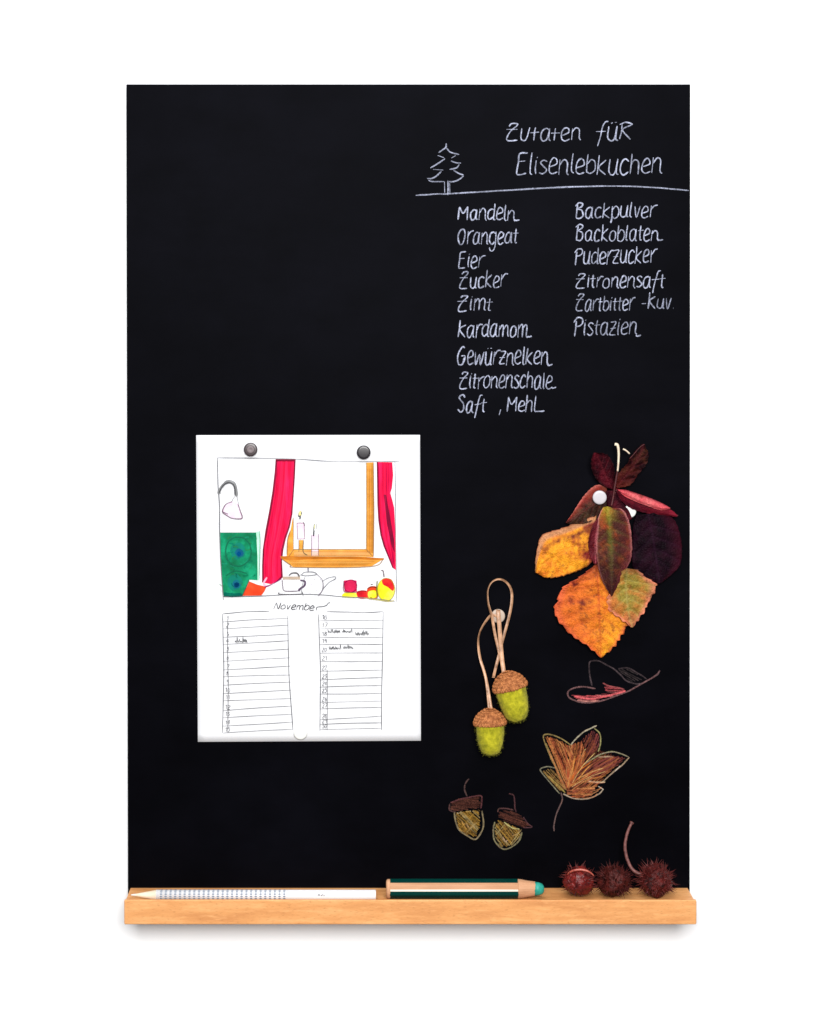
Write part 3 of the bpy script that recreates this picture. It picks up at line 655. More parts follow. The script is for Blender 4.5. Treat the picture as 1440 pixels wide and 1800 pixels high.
# ------------------------------------------------------------------ magnets
def lathe(profile, seg=32):
    """profile [(r, h)] -> bmesh along +Z, closed at r=0 ends"""
    bm = bmesh.new(); rings = []
    for r, h in profile:
        if r < 1e-7: rings.append([bm.verts.new((0, 0, h))])
        else: rings.append([bm.verts.new((r * math.cos(6.28318 * k / seg), r * math.sin(6.28318 * k / seg), h)) for k in range(seg)])
    for a, b in zip(rings, rings[1:]):
        if len(a) == 1 and len(b) == 1: continue
        for k in range(seg):
            k2 = (k + 1) % seg
            if len(a) == 1: bm.faces.new((a[0], b[k2], b[k]))
            elif len(b) == 1: bm.faces.new((a[k], a[k2], b[0]))
            else: bm.faces.new((a[k], a[k2], b[k2], b[k]))
    bmesh.ops.recalc_face_normals(bm, faces=bm.faces[:]); return bm
def magnet(px, py, r, d, mat, label, tilt=(0, 0), cap=None):
    r_ = r * U * (1 - d / D); h = 5.5 * U
    t = thing('magnet', P(px, py, d), label, 'magnet', 'round magnets on the board')
    R = Matrix.Translation(t.location) @ Matrix.Rotation(math.pi / 2 + tilt[0], 4, 'X') @ Matrix.Rotation(tilt[1], 4, 'Y')
    bm = lathe([(0, 0), (r_ * .96, 0), (r_, h * .12), (r_, h * .72), (r_ * .95, h * .88), (r_ * .85, h * .97), (r_ * .66, h), (0, h * 1.02)])
    bm.transform(R); bm_obj('disc', bm, mat, t, True)
    if cap:
        bm = lathe([(0, h * 1.0), (r_ * .56, h * 1.0), (r_ * .6, h * 1.04), (r_ * .5, h * 1.1), (r_ * .2, h * 1.03), (0, h * 1.02)])
        bm.transform(R); bm_obj('face', bm, cap, t, True)  # raised centre carrying the painted reflection
    return t
magnet(440.8, 790, 12, 3.2, m_magbrown, 'dark brown round magnet with a reflection painted as a paler face at the top left of the calendar', cap=m_magreflect)
magnet(639.4, 795, 12.2, 3.2, m_magblack, 'glossy black round magnet at the top right of the calendar page')
magnet(528.5, 1287.5, 12, 3.2, m_magwhite, 'white round magnet between the date tables at the bottom of the calendar page')
magnet(1054, 874, 12.2, 22, m_maggrey, 'light grey round magnet on the red edged leaf left of the bunch centre', (0.1, -.05))
magnet(1106.5, 898.5, 11.3, 8, m_magwhite, 'bright white round magnet half tucked behind the green veined dark leaf', (0, .1))
magnet(875.5, 1082.5, 12.2, 4, plastic('beige_magnet', (0.50,.39,.31), .4, .3), 'beige round magnet behind the brown ribbons of the felt acorns')

# ------------------------------------------------------------------ leaves
def leaf_mat(name, grain=0.38, rough=0.6, spec=0.12):
    m = N(name); at = m.n('ShaderNodeAttribute'); at.attribute_name = 'Col'
    v = m.coord(); f = m.noise(v, 420, 5, .75)
    g = m.ramp(f, [(.3, (1 - grain,) * 3), (.7, (1 + grain,) * 3)])
    c = m.mix(1.0, at.outputs['Color'], g, 'MULTIPLY')
    sp = m.ramp(m.noise(m.coord(), 210, 2, .5), [(.63, (0, 0, 0)), (.69, (1, 1, 1))])
    c = m.mix(m.mix(1.0, sp, (0.55 if 'dark' not in name else 0.0,) * 3, 'MULTIPLY'), c, (0.10, 0.025, 0.01))
    m.set(c, rough, spec)
    vo = m.n('ShaderNodeTexVoronoi', feature='DISTANCE_TO_EDGE'); vo.inputs['Scale'].default_value = 420; m.l(v, vo.inputs['Vector'])
    m.bump(vo.outputs['Distance'], .9, .0009)
    return m.m
m_leaf = leaf_mat('autumn_leaf'); m_leafdark = leaf_mat('dark_autumn_leaf', .3, .6, .05)
def lerp(a, b, t): return tuple(x + (y - x) * t for x, y in zip(a, b))
def sample(pl, t):
    L = [0]
    for a, b in zip(pl, pl[1:]): L.append(L[-1] + (b - a).length)
    x = t * L[-1]
    for i in range(len(pl) - 1):
        if x <= L[i + 1] or i == len(pl) - 2:
            k = (x - L[i]) / max(1e-9, L[i + 1] - L[i]); return pl[i].lerp(pl[i + 1], k)
def leaf(parent, left, mid, right, depth, colour, label, mat=None, ser=0.0, serN=14, veins=7, vein_amp=1.4, fold=0.0, name='leaf', ns=72, nt=30, wave=1.0, ripple=1.0):
    """left / mid / right: screen outlines base->tip; depth(s,t) in units; colour(s,t,vein)"""
    Lc, Mc, Rc = (catmull(q, 8) for q in (left, mid, right)); vs, cs, fs = [], [], []
    sd = random.uniform(0, 99)
    for i in range(ns + 1):
        s_ = i / ns; l, m_, r = sample(Lc, s_), sample(Mc, s_), sample(Rc, s_)
        for j in range(nt + 1):
            t = j / nt * 2 - 1; e = l if t < 0 else r; a = abs(t)
            p = m_.lerp(e, a)
            if a > .8 and ser:
                k = (s_ * serN + .35 * noise.noise(Vector((s_ * 6, sd, t)))) % 1; k = k * (1 + .8 * noise.noise(Vector((s_ * 9, sd + 3, t * 2)))); out = (e - m_)
                if out.length > 1e-6: p += out.normalized() * ser * (a - .8) / .2 * (k - .4) * (1 if s_ < .97 else .2)
            ph = (s_ * veins - a * 1.1) % 1.0
            vd = min(ph, 1 - ph) / veins * 90          # rough distance to side vein
            v1 = math.exp(-(vd / 1.6) ** 2) * (1 - .5 * a); v0 = math.exp(-(a * (e - m_).length / 1.8) ** 2)
            vn = max(v1 * .8, v0)
            w_ = noise.noise(Vector((p.x * .035, p.y * .035, sd))) * 3.5 * wave + noise.noise(Vector((p.x * .12, p.y * .12, sd))) * 1.0 * wave
            bil = math.sin(ph * math.pi) * vein_amp * ripple * (1 - v0)
            d = depth(s_, t) + w_ + bil + fold * a + 7 * wave * max(0, a - .55) ** 1.5 / .3 * (noise.noise(Vector((s_ * 3.2, t, sd + 9))) + .25)
            vs.append(P(p.x, p.y, max(1.2, d)))
            nz = noise.noise(Vector((p.x * .06, p.y * .06, sd + 5))) + .5 * noise.noise(Vector((p.x * .2, p.y * .2, sd)))
            cs.append(tuple(max(0, c) for c in colour(s_, t, vn, nz)))
    for i in range(ns):
        for j in range(nt):
            a = i * (nt + 1) + j; fs.append((a, a + 1, a + nt + 2, a + nt + 1))
    o = mesh_obj(name, vs, fs, mat or m_leaf, parent, True, cs)
    md = o.modifiers.new('thick', 'SOLIDIFY'); md.thickness = 0.0002
    o['label'] = label
    return o
Z1 = lambda pts: [(920 + x / 4.39, 760 + y / 4.39) for x, y in pts]
bunch = thing('leaf_bunch', P(1080, 870, 6), 'bunch of orange, green, crimson and purple autumn leaves pinned to the board', 'leaves')
OG, YO, RD, MR, GN, PK = (0.62,.14,.014), (0.76,.29,.014), (0.50,.07,.03), (0.09,.008,.014), (0.13,.14,.015), (0.50,.08,.085)
def mixc(base, *lay):
    c = base
    for col, k in lay: c = lerp(c, col, max(0, min(1, k)))
    return c
def edge(t, k=.85): return max(0, (abs(t) - k) / (1 - k))
# bottom orange leaf
leaf(bunch, Z1([(545,1030),(430,1120),(300,1200),(270,1290),(235,1360),(270,1450),(380,1570),(500,1650),(595,1738)]),
     Z1([(560,1010),(575,1150),(585,1300),(590,1450),(595,1600),(600,1738)]),
     Z1([(640,1050),(690,1200),(740,1330),(800,1420),(800,1490),(745,1580),(690,1660),(605,1738)]),
     lambda s, t: 7 + 5 * (1 - t * t) + 5 * s, lambda s, t, v, n: mixc(OG, (YO, (t + .3) * 1.1 * s + .45 * n + s * .3), ((0.50,.08,.02), .8 * max(0, -t) * (1.1 - s) + .4 * n), ((0.60,.10,.04), .9 * edge(t, .8)), ((0.12,.010,.008), 2.6 * n - .6 if s < .5 and t < 0 else 1.9 * n - .75), ((0.36,.05,.01), .8 * v * (1.1 - s * .4)), ((0.10,.01,.01), max(0, .2 - s) * 4)),
     'large orange and yellow toothed leaf pointing straight down', ser=5, serN=13, veins=9, vein_amp=1.3, wave=1.8)
# bottom right olive leaf, lying over the edge of the orange one
leaf(bunch, Z1([(760,1040),(700,1150),(660,1260),(640,1350),(700,1400),(775,1455),(835,1505)]),
     Z1([(800,1050),(790,1180),(800,1300),(815,1400),(840,1505)]),
     Z1([(880,1060),(950,1120),(1025,1180),(990,1270),(965,1320),(905,1420),(845,1505)]),
     lambda s, t: 13 + 5 * (1 - t * t), lambda s, t, v, n: mixc((0.22,.16,.022), ((0.55,.15,.025), max(0, -t - .05) * 1.3 * (.3 + s) + .7 * n), ((0.40,.13,.03), .6 * s + .5 * abs(t) - .3 + .6 * n), ((0.58,.17,.10), 1.0 * edge(t, .7) + max(0, s - .72) * 2.5), ((0.36,.30,.09), .5 * v), ((0.06,.02,.01), max(0, .22 - s) * 3)),
     'olive green leaf with coral toothed rim below the purple leaf', ser=4.5, serN=9, veins=6, vein_amp=1.6, wave=1.5)
# left orange leaf
leaf(bunch, Z1([(565,640),(430,690),(300,740),(150,790),(112,880),(95,980),(92,1085)]),
     Z1([(545,800),(430,860),(330,900),(230,960),(150,1020),(105,1085)]),
     Z1([(545,960),(510,1020),(430,1065),(330,1100),(240,1120),(170,1120),(110,1090)]),
     lambda s, t: 8 + 9 * (1 - t * t), lambda s, t, v, n: mixc(YO, (OG, .25 + .9 * n), ((0.16,.01,.012), max(0, .34 - s) * 2.9 + (.9 * n if s < .4 else 0)), ((0.13,.022,.008), max(0, 1 - abs(t + .47) / .22) * (1.0 + 1.4 * n) * (1.1 - s)), ((0.46,.20,.09), 3.0 * max(0, -t - .66) / .34), ((0.2,.04,.02), edge(t, .93) * .8), ((0.46,.13,.015), .35 * v)),
     'golden orange leaf on the left with a rolled tan upper rim', ser=1.5, serN=10, veins=6, vein_amp=1.8, wave=1.5)
# right purple leaf
leaf(bunch, Z1([(870,640),(850,720),(842,850),(840,980),(860,1080),(940,1150),(1020,1165)]),
     Z1([(960,630),(990,760),(1010,880),(1030,1000),(1040,1080),(1050,1165)]),
     Z1([(1060,610),(1160,670),(1210,790),(1222,900),(1210,1020),(1140,1100),(1060,1165)]),
     lambda s, t: 9 + 8 * (1 - t * t), lambda s, t, v, n: mixc((0.004,.001,.003), ((0.014,.002,.007), .4 + .9 * n), ((0.045,.003,.010), max(0, t - .55) * 1.3), ((0.022,.005,.016), .5 * v)),
     'very dark purple broad leaf on the right', mat=m_leafdark, veins=6, ser=1.2, vein_amp=1.8)
# upper left folded leaf
leaf(bunch, Z1([(640,410),(560,408),(480,475),(420,560),(370,640),(325,698)]), Z1([(650,470),(590,520),(520,570),(450,620),(390,665),(330,698)]),
     Z1([(640,600),(590,650),(520,690),(460,705),(400,705),(335,702)]),
     lambda s, t: 12 + 5 * (1 - abs(t)), lambda s, t, v, n: mixc((0.026,.010,.006), ((0.26,.018,.012), max(0, -t) * 1.5 - .3 + .4 * n), ((0.50,.14,.11), max(0, -t - .76) * 3), ((0.06,.032,.012), .9 * n), ((0.10,.012,.012), .5 * v)),
     'folded brown leaf with a red and pink upper rim under the grey magnet', veins=6, ser=1)
# top left dark red
leaf(bunch, Z1([(680,440),(600,400),(545,330),(525,250),(530,190),(545,158)]), Z1([(690,440),(650,370),(620,300),(595,230),(570,190),(550,158)]),
     Z1([(705,430),(705,340),(700,270),(680,215),(640,170),(556,156)]),
     lambda s, t: 14 + 10 * s, lambda s, t, v, n: mixc((0.015,.001,.003), ((0.065,.003,.008), .45 + .9 * n), ((0.008,.001,.002), .9 * edge(t, .6)), ((0.10,.008,.013), .4 * v)),
     'dark maroon leaf pointing up and left', mat=m_leafdark, veins=6, ser=1.5, serN=9)
# top right dark leaf
leaf(bunch, Z1([(708,430),(715,350),(760,290),(820,220),(860,150),(920,88)]), Z1([(720,425),(760,370),(810,310),(860,240),(900,170),(928,95)]),
     Z1([(740,430),(830,400),(890,320),(945,250),(968,180),(934,90)]),
     lambda s, t: 12 + 12 * s, lambda s, t, v, n: mixc((0.009,.001,.002), ((0.10,.012,.008), max(0, .7 - s) * 1.1 + .5 * n), ((0.05,.02,.01), .7 * n + max(0, t) * .2), ((0.09,.010,.016), .4 * v)),
     'dark red brown leaf pointing up and right', mat=m_leafdark, veins=6, ser=2, serN=10)
# right pink folded leaf: a curled strip over its darker underside
leaf(bunch, Z1([(715,430),(800,455),(920,500),(1040,540),(1130,590),(1195,642)]), Z1([(715,445),(800,500),(900,550),(1000,590),(1100,618),(1190,646)]),
     Z1([(715,470),(790,560),(880,605),(980,630),(1090,642),(1188,650)]),
     lambda s, t: 13 + 5 * math.cos(t * 1.4), lambda s, t, v, n: mixc((0.12,.006,.014), ((0.05,.004,.01), .5 * t + n), ((0.26,.012,.03), max(0, s - .8) * 3)),
     'dark crimson underside of the folded leaf on the right', mat=m_leafdark, veins=8, ser=.8, vein_amp=.5)
leaf(bunch, Z1([(730,438),(800,446),(900,478),(1000,515),(1080,550),(1135,582)]), Z1([(735,448),(800,478),(890,514),(985,552),(1065,580),(1133,588)]),
     Z1([(740,458),(800,502),(880,540),(970,575),(1055,600),(1130,594)]),
     lambda s, t: 20 + 7 * math.cos(t * 1.5), lambda s, t, v, n: mixc((0.50,.055,.07), ((0.62,.14,.14), max(0, math.sin(s * 3.14)) * (.5 + .5 * n)), ((0.14,.008,.018), max(0, -t - .55) * 2.2)),
     'rolled bright coral pink rim of the leaf on the right', veins=8, ser=.4, vein_amp=.4, nt=16)
leaf(bunch, Z1([(715,450),(745,515),(778,562),(812,600),(840,662)]), Z1([(700,450),(710,520),(735,575),(770,625),(830,672)]), Z1([(640,450),(640,520),(660,590),(720,640),(800,680)]),
     lambda s, t: 20, lambda s, t, v, n: mixc((0.06,.005,.010), ((0.02,.002,.005), .5 + n)), 'small dark red leaf scrap behind the bunch centre', mat=m_leafdark, ns=24, nt=10)
leaf(bunch, Z1([(590,640),(535,720),(505,820),(505,920),(545,1020)]), Z1([(600,650),(565,740),(550,840),(550,930),(555,1015)]), Z1([(620,650),(610,760),(600,860),(590,950),(565,1020)]),
     lambda s, t: 17, lambda s, t, v, n: mixc((0.10,.006,.012), ((0.50,.12,.14), max(0, 1 - abs(t - .25) / .3) * (.9 - s * .5)), ((0.05,.004,.006), .7 * n - t * .3)), 'narrow crimson leaf edge left of the dark centre leaf', ns=30, nt=12, ser=.6)
# centre leaf
leaf(bunch, Z1([(615,578),(582,650),(572,760),(562,880),(572,1000),(600,1120),(650,1220),(678,1262)]),
     Z1([(650,572),(665,680),(676,800),(684,920),(684,1040),(684,1150),(682,1262)]),
     Z1([(700,585),(770,600),(820,700),(838,850),(830,980),(780,1080),(730,1180),(686,1262)]),
     lambda s, t: 22 + 8 * (1 - abs(t)) - 3 * s, lambda s, t, v, n: mixc((0.050,.012,.009), ((0.095,.10,.010), max(0, 1 - abs(t + .08) / .28) * (1.0 - s) + .2 * n), ((0.36,.25,.02), max(0, .2 - s) * 5 * (1 - max(0, t * 1.5))), ((0.34,.045,.012), .9 * max(0, n) * (1.2 - s) + .3 * max(0, -t) * (.6 - s)), ((0.035,.006,.010), max(0, s - .5) * 1.8), ((0.14,.008,.018), max(0, t - .4) * (.9 - abs(s - .6))), ((0.46,.15,.15), edge(t, .88) * (1 - s) * 1.2), ((0.13,.14,.02), .35 * v * (1 - s))),
     'dark maroon centre leaf with a green midrib, pointing down', ser=.8, veins=8, fold=-3)
# stems
def tube(pts, rad, seg=8, radf=None):
    """pts world Vectors"""
    vs, fs = [], []; pts = catmull(pts, 6)
    up = Vector((0, 1, 0.01)); n = len(pts)
    for i, p in enumerate(pts):
        t = (pts[min(i + 1, n - 1)] - pts[max(i - 1, 0)]).normalized()
        a = t.cross(up); a = a.normalized() if a.length > 1e-5 else Vector((1, 0, 0)); b = t.cross(a)
        r = rad * (radf(i / (n - 1)) if radf else 1)
        for k in range(seg): vs.append(p + a * (r * math.cos(6.28318 * k / seg)) + b * (r * math.sin(6.28318 * k / seg)))
    for i in range(n - 1):
        for k in range(seg): fs.append((i * seg + k, i * seg + (k + 1) % seg, (i + 1) * seg + (k + 1) % seg, (i + 1) * seg + k))
    fs.append(tuple(range(seg))[::-1]); fs.append(tuple((n - 1) * seg + k for k in range(seg)))
    return vs, fs
m_stem = noisy('pale_stem', (0.62,.46,.34), (0.80,.70,.52), 300, .55, .3)
m_redstem = noisy('red_stem', (0.035,.005,.006), (0.08,.009,.011), 300, .5, .3)
def stem(pts, r, mat, label=None, rf=None):
    v, f = tube([P(x, y, d) for x, y, d in pts], r * U, 8, rf); o = mesh_obj('stem', v, f, mat, bunch, True)
    if label: o['label'] = label
q = lambda x, y, d: (920 + x / 4.39, 760 + y / 4.39, d)
stem([q(706,92,26), q(728,100,27), q(736,160,27), q(734,230,26), q(728,300,25)], 2.4, m_stem, 'pale cut stem standing up from the bunch', lambda t: 1.15 - .5 * t)
stem([q(728,290,24), q(716,360,24), q(704,430,24), q(694,500,24), q(680,570,26)], 2.0, m_redstem)
stem([q(720,440,18), q(700,480,20), q(660,500,18)], 1.8, m_redstem)
stem([q(770,128,24), q(795,142,25), q(820,165,24)], 1.4, m_stem, 'small pale broken leaf stalk')
stem([q(935,92,26), q(900,115,25), q(860,160,24), q(820,205,23)], .9, m_redstem)
stem([q(1185,645,18), q(1195,640,18)], 1.2, m_redstem)

# ------------------------------------------------------------------ felt acorns on ribbons
def felt(name, c1, c2):
    m = N(name); v = m.coord()
    c = m.ramp(m.noise(v, 160, 5, .7), [(.3, c1), (.7, c2)])
    m.set(c, .95, .05); m.b.inputs['Sheen Weight'].default_value = .08
    m.bump(m.noise(v, 900, 4, .8), .8, .0008); return m.m
m_felt = felt('moss_green_felt', (0.20,.20,.008), (0.62,.56,.028))
m_fuzz = noisy('felt_fibre', (0.28,.27,.02), (0.52,.49,.07), 300, .9, .1)
m_cap = noisy('acorn_cap_brown', (0.22,.065,.018), (0.56,.21,.07), 330, .7, .25, .8, .0006)
m_ribbon = noisy('tan_satin_ribbon', (0.20,.095,.045), (0.62,.34,.19), 130, .36, .5, .3, .0003, bscale=900)
def acorn(px, py, ang, r, ln, label, seed):
    """px,py: top of the cap; ang: tilt in the picture; r half width; ln: full length"""
    d = r + 3; t = thing('felt_acorn', P(px, py, d), label, 'acorn ornament', 'felt acorns hanging on ribbons')
    R = Matrix.Translation(t.location) @ Matrix.Rotation(ang, 4, 'Y')
    rr = r * U; L = ln * U
    capw = rr * 1.05; caph = L * .335
    # nut
    prof = [(0, -L)] + [(rr * .985 * math.sin(a) ** .56 * (1 - .05 * (a / 1.57)), -L + (L - caph * .72) * (1 - math.cos(a))) for a in [k * 1.5708 / 18 for k in range(1, 19)]] + [(rr * .8, -caph * .5), (0, -caph * .5)]
    bm = lathe(prof, 48)
    for v in bm.verts: v.co += v.co.normalized() * noise.noise(v.co * 260 + Vector((seed, 0, 0))) * .0007
    bm.normal_update()
    fz = [(v.co.copy(), v.normal.copy()) for v in bm.verts if v.co.z < -caph * .8]
    bm.transform(R); nut = bm_obj('nut', bm, m_felt, t, True)
    # fibres
    vs, fs = [], []; rnd = random.Random(seed)
    for k in range(1500):
        c, n_ = rnd.choice(fz); c = c + Vector((rnd.uniform(-1, 1), rnd.uniform(-1, 1), rnd.uniform(-1, 1))) * .0009
        u_ = Vector((rnd.uniform(-1, 1), rnd.uniform(-1, 1), rnd.uniform(-1, 1))).normalized()
        dirn = (n_ * .45 + u_).normalized(); sd = dirn.cross(n_)
        if sd.length < 1e-3: continue
        sd = sd.normalized() * .00006; l_ = rnd.uniform(.0008, .0020); b = len(vs)
        vs += [R @ (c - sd), R @ (c + sd), R @ (c + dirn * l_ + n_ * .0002)]; fs.append((b, b + 1, b + 2))
    tag(mesh_obj('fibres', vs, fs, m_fuzz, nut), kind='stuff')
    # cap body
    cp = [(0, 0), (capw * .16, -caph * .02), (capw * .42, -caph * .13), (capw * .70, -caph * .34), (capw * .90, -caph * .60), (capw, -caph * .86), (capw * .97, -caph * 1.0), (capw * .86, -caph * 1.02), (capw * .8, -caph * .9)]
    bm = lathe(cp, 48); bm.transform(R); cap = bm_obj('cap', bm, m_cap, t, True)
    vs, fs = [], []                                   # overlapping scales of the cap
    rows = 9
    for row in range(rows):
        k = (row + .5) / rows * (len(cp) - 3.2); i = int(k); fr = k - i
        r0 = cp[i][0] + (cp[i + 1][0] - cp[i][0]) * fr; h0 = cp[i][1] + (cp[i + 1][1] - cp[i][1]) * fr
        tn = Vector((cp[i + 1][0] - cp[i][0], 0, cp[i + 1][1] - cp[i][1])).normalized(); nn = Vector((-tn.z, 0, tn.x))
        cnt = max(6, int(6.28 * r0 / (.0023)))
        for c_ in range(cnt):
            az = (c_ + .5 * (row % 2)) / cnt * 6.28318 + rnd.uniform(-.04, .04); q_ = Matrix.Rotation(az, 4, 'Z'); sz = .0015 * rnd.uniform(.85, 1.15)
            b = len(vs); o = Vector((r0, 0, h0))
            for pp in (o - tn * sz, o + Vector((0, sz * .8, 0)) + nn * sz * .25, o + tn * sz * 1.1 + nn * sz * .55, o - Vector((0, sz * .8, 0)) + nn * sz * .25, o + nn * sz * .75):
                vs.append(R @ (q_ @ pp))
            fs += [(b, b + 1, b + 4), (b + 1, b + 2, b + 4), (b + 2, b + 3, b + 4), (b + 3, b, b + 4)]
    tag(mesh_obj('cap_scales', vs, fs, m_cap, cap), kind='stuff')
    return t
def ribbon(parent, pts, wd, twist=None, name='ribbon', label=None, thick=.0005):
    """pts (px,py,d); flat band facing the viewer, turned by twist(t)"""
    ps = catmull([P(x, y, d) for x, y, d in pts], 8); vs, fs = [], []; n = len(ps)
    for i, p in enumerate(ps):
        t = (ps[min(i + 1, n - 1)] - ps[max(i - 1, 0)]).normalized(); f = Vector((0, -1, 0)); s_ = t.cross(f).normalized(); f = s_.cross(t)
        a = twist(i / (n - 1)) if twist else 0
        wv = (s_ * math.cos(a) + f * math.sin(a)) * (wd * U / 2); nv = (f * math.cos(a) - s_ * math.sin(a)) * (thick / 2)
        vs += [p - wv - nv, p + wv - nv, p + wv + nv, p - wv + nv]
    for i in range(n - 1):
        for k in range(4): fs.append((i * 4 + k, i * 4 + (k + 1) % 4, i * 4 + 4 + (k + 1) % 4, i * 4 + 4 + k))
    fs.append((0, 1, 2, 3)); fs.append(tuple((n - 1) * 4 + k for k in (3, 2, 1, 0)))
    o = mesh_obj(name, vs, fs, m_ribbon, parent, True)
    if label: o['label'] = label
    bv = o.modifiers.new('b', 'BEVEL'); bv.width = .0001; bv.segments = 1
    return o
z = lambda x, y, d: (810 + x / 5.29, 1000 + y / 5.29, d)
acR = acorn(890, 1181, math.radians(-14), 28.5, 88, 'upper right yellow green felt acorn leaning right on its crossed tan ribbon', 3)
acL = acorn(860.5, 1246, math.radians(-2), 26.5, 80, 'lower left yellow green felt acorn hanging straight on a long tan ribbon', 8)
ribbon(acR, [z(405,972,26), z(375,850,20), z(345,720,16), z(318,600,14), z(298,480,13), z(290,430,12.5), z(272,380,11), z(254,300,7), z(252,200,5), z(288,125,4.5), z(355,96,4.5), z(425,125,4.5), z(470,200,5), z(474,310,7), z(450,440,9), z(418,560,11), z(385,680,13), z(356,800,15), z(335,880,17), z(312,975,18), z(304,1010,16)], 4.9,
       lambda t: 1.3 * math.exp(-((t - .43) / .17) ** 2), label='tan ribbon crossing itself below a round loop')
ribbon(acR, [z(350,382,10), z(350,410,14.5), z(362,560,17.5), z(372,700,19), z(385,850,22), z(405,985,26)], 7.2, label='short tan ribbon end falling from the magnet')
ribbon(acL, [z(345,440,12.6), z(285,430,10), z(225,500,8), z(178,590,6), z(163,690,6), z(180,830,9), z(222,970,16), z(255,1120,23), z(284,1300,30)], 4.6, lambda t: .9 * math.exp(-((t - .4) / .2) ** 2), label='tan ribbon swinging out to the left')
ribbon(acL, [z(205,900,12), z(232,1020,19), z(248,1150,24), z(262,1305,29)], 3.6, label='second strand of the tan ribbon')

# ------------------------------------------------------------------ pencils on the tray
def along_x(bm, loc, flip=False, roll=0):
    bm.transform(Matrix.Translation(loc) @ (Matrix.Rotation(math.pi, 4, 'Z') if flip else Matrix()) @ Matrix.Rotation(roll, 4, 'X') @ Matrix.Rotation(math.pi / 2, 4, 'Y')); return bm
def realx(px, d): return PPX + (px - PPX) * (1 - d / D)
# white pencil, point to the left
dw, rw = 71.5, 8.8
xa, xb = realx(229, dw), realx(661, dw)
wp = thing('white_pencil', W((xa + xb) / 2, TRAY, dw), 'long white pencil with a dotted grip, lying on the left half of the tray', 'pencil')
o0 = W(xa, TRAY - rw, dw); LW = (xb - xa) * U
m_white = plastic('white_lacquer', (0.80,.79,.80), .3, .5)
cone = 44 * U
bm = lathe([(0, cone + .0002), (rw * U, cone), (rw * U, LW - .0006), (rw * U * .93, LW), (0, LW)], 24); bm_obj('barrel', along_x(bm, o0), m_white, wp, True)
bm = lathe([(rw * U * .22, 8 * U), (rw * U * .985, cone + .0001), (0, cone + .0006)], 24); bm_obj('sharpened_wood', along_x(bm, o0), m_palewood, wp, True)
bm = lathe([(0, 0), (rw * U * .10, .0002), (rw * U * .25, 8.5 * U), (0, 8.5 * U)], 16); bm_obj('lead', along_x(bm, o0), plastic('white_lead', (0.72,.70,.66), .6, .2), wp, True)
bm = lathe([(0, 0), (rw * U * .8, 0), (rw * U * .8, .0002), (0, .0004)], 20); bm_obj('end_grain', along_x(bm, o0 + Vector((LW, 0, 0))), m_cone, wp, True)
# dotted grip: raised round studs in rows round the barrel
m_dot = plastic('grey_blue_grip_dot', (0.20,.24,.31), .5, .3)
vs, fs = [], []
gx0, gx1 = realx(279, dw), realx(504, dw); cols_ = 27
for cidx in range(cols_):
    x = gx0 + (gx1 - gx0) * (cidx + .5) / cols_
    for k in range(14):
        a = 6.28318 * (k + .5) / 14; base = len(vs)
        cx_ = W(x, TRAY - rw, dw)
        for q_ in range(8):
            th = q_ * math.pi / 4; aa = a + 1.45 * math.sin(th) / rw; xx = 2.3 * math.cos(th) * U
            vs.append(cx_ + Vector((xx, -math.sin(aa) * (rw + .10) * U, math.cos(aa) * (rw + .10) * U)))
        vs.append(cx_ + Vector((0, -math.sin(a) * (rw + .5) * U, math.cos(a) * (rw + .5) * U)))
        fs += [(base + q_, base + (q_ + 1) % 8, base + 8) for q_ in range(8)]
tag(mesh_obj('grip_dots', vs, fs, m_dot, wp), kind='stuff')
s_ = []; m_logo = plastic('grey_print', (0.22,.22,.24), .5, .3)
vs, fs = [], []
for (x0_, x1_, y0_, y1_) in ((558,563,1574.2,1576.6), (564,567,1575,1577.2), (565.5,571,1573.2,1574.6), (568,571.5,1576,1577.4)):
    b = len(vs)
    for (x, y) in ((x0_, y1_), (x1_, y1_), (x1_, y0_), (x0_, y0_)):
        vs.append(W(realx(x, dw + rw), CAMY + (y - CAMY) * (1 - (dw + rw) / D), dw + rw + .25))
    fs.append((b, b + 1, b + 2, b + 3))
mesh_obj('small_mark', vs, fs, m_logo, wp)
# thick green pencil, blunt point to the right
dg, rg = 64.5, 17.3
xa, xb = realx(679, dg), realx(958, dg)
gp_ = thing('green_pencil', W((xa + xb) / 2, TRAY, dg), 'short thick dark green pencil with a bare wood stripe and turquoise point', 'pencil')
m_dgreen = plastic('dark_green_lacquer', (0.0004,.034,.028), .35, .08); m_teal = noisy('turquoise_lead', (0.01,.24,.18), (0.03,.36,.28), 300, .5, .4)
m_cream = plastic('painted_highlight', (0.85,.78,.66), .35, .5)
xe = realx(911, dg); cyg = TRAY - rg
# rounded six sided barrel split in lacquered bands by the angle round the axis (0 = up, 90 = to the viewer)
def hexr(a):
    k = math.radians(60); b = (a % k) - k / 2; return rg * (0.90 + 0.10 * (math.cos(k / 2) / math.cos(b) - math.cos(k / 2)) / (1 - math.cos(k / 2))) * (1.0)
def band(name, a0, a1, x0, x1, mat, grow=0.0, n=18):
    vs, fs = [], []; xs_ = [x0, x0 + .8, x1 - .8, x1]; gr = [-.6, 0, 0, -.6]
    for x, g_ in zip(xs_, gr):
        for k in range(n + 1):
            a = math.radians(a0 + (a1 - a0) * k / n); r = hexr(a + math.radians(8)) + grow + g_
            vs.append(W(x, cyg - r * math.cos(a), dg + r * math.sin(a)))
    for i in range(3):
        for k in range(n): fs.append((i * (n + 1) + k, i * (n + 1) + k + 1, (i + 1) * (n + 1) + k + 1, (i + 1) * (n + 1) + k))
    return mesh_obj(name, vs, fs, mat, gp_, True)
band('lacquer_face', 90, 395, xa + 6, xe, m_dgreen, 0, 60)
band('wood_stripe', 35, 78, xa + 6, xe, m_cone, .02)
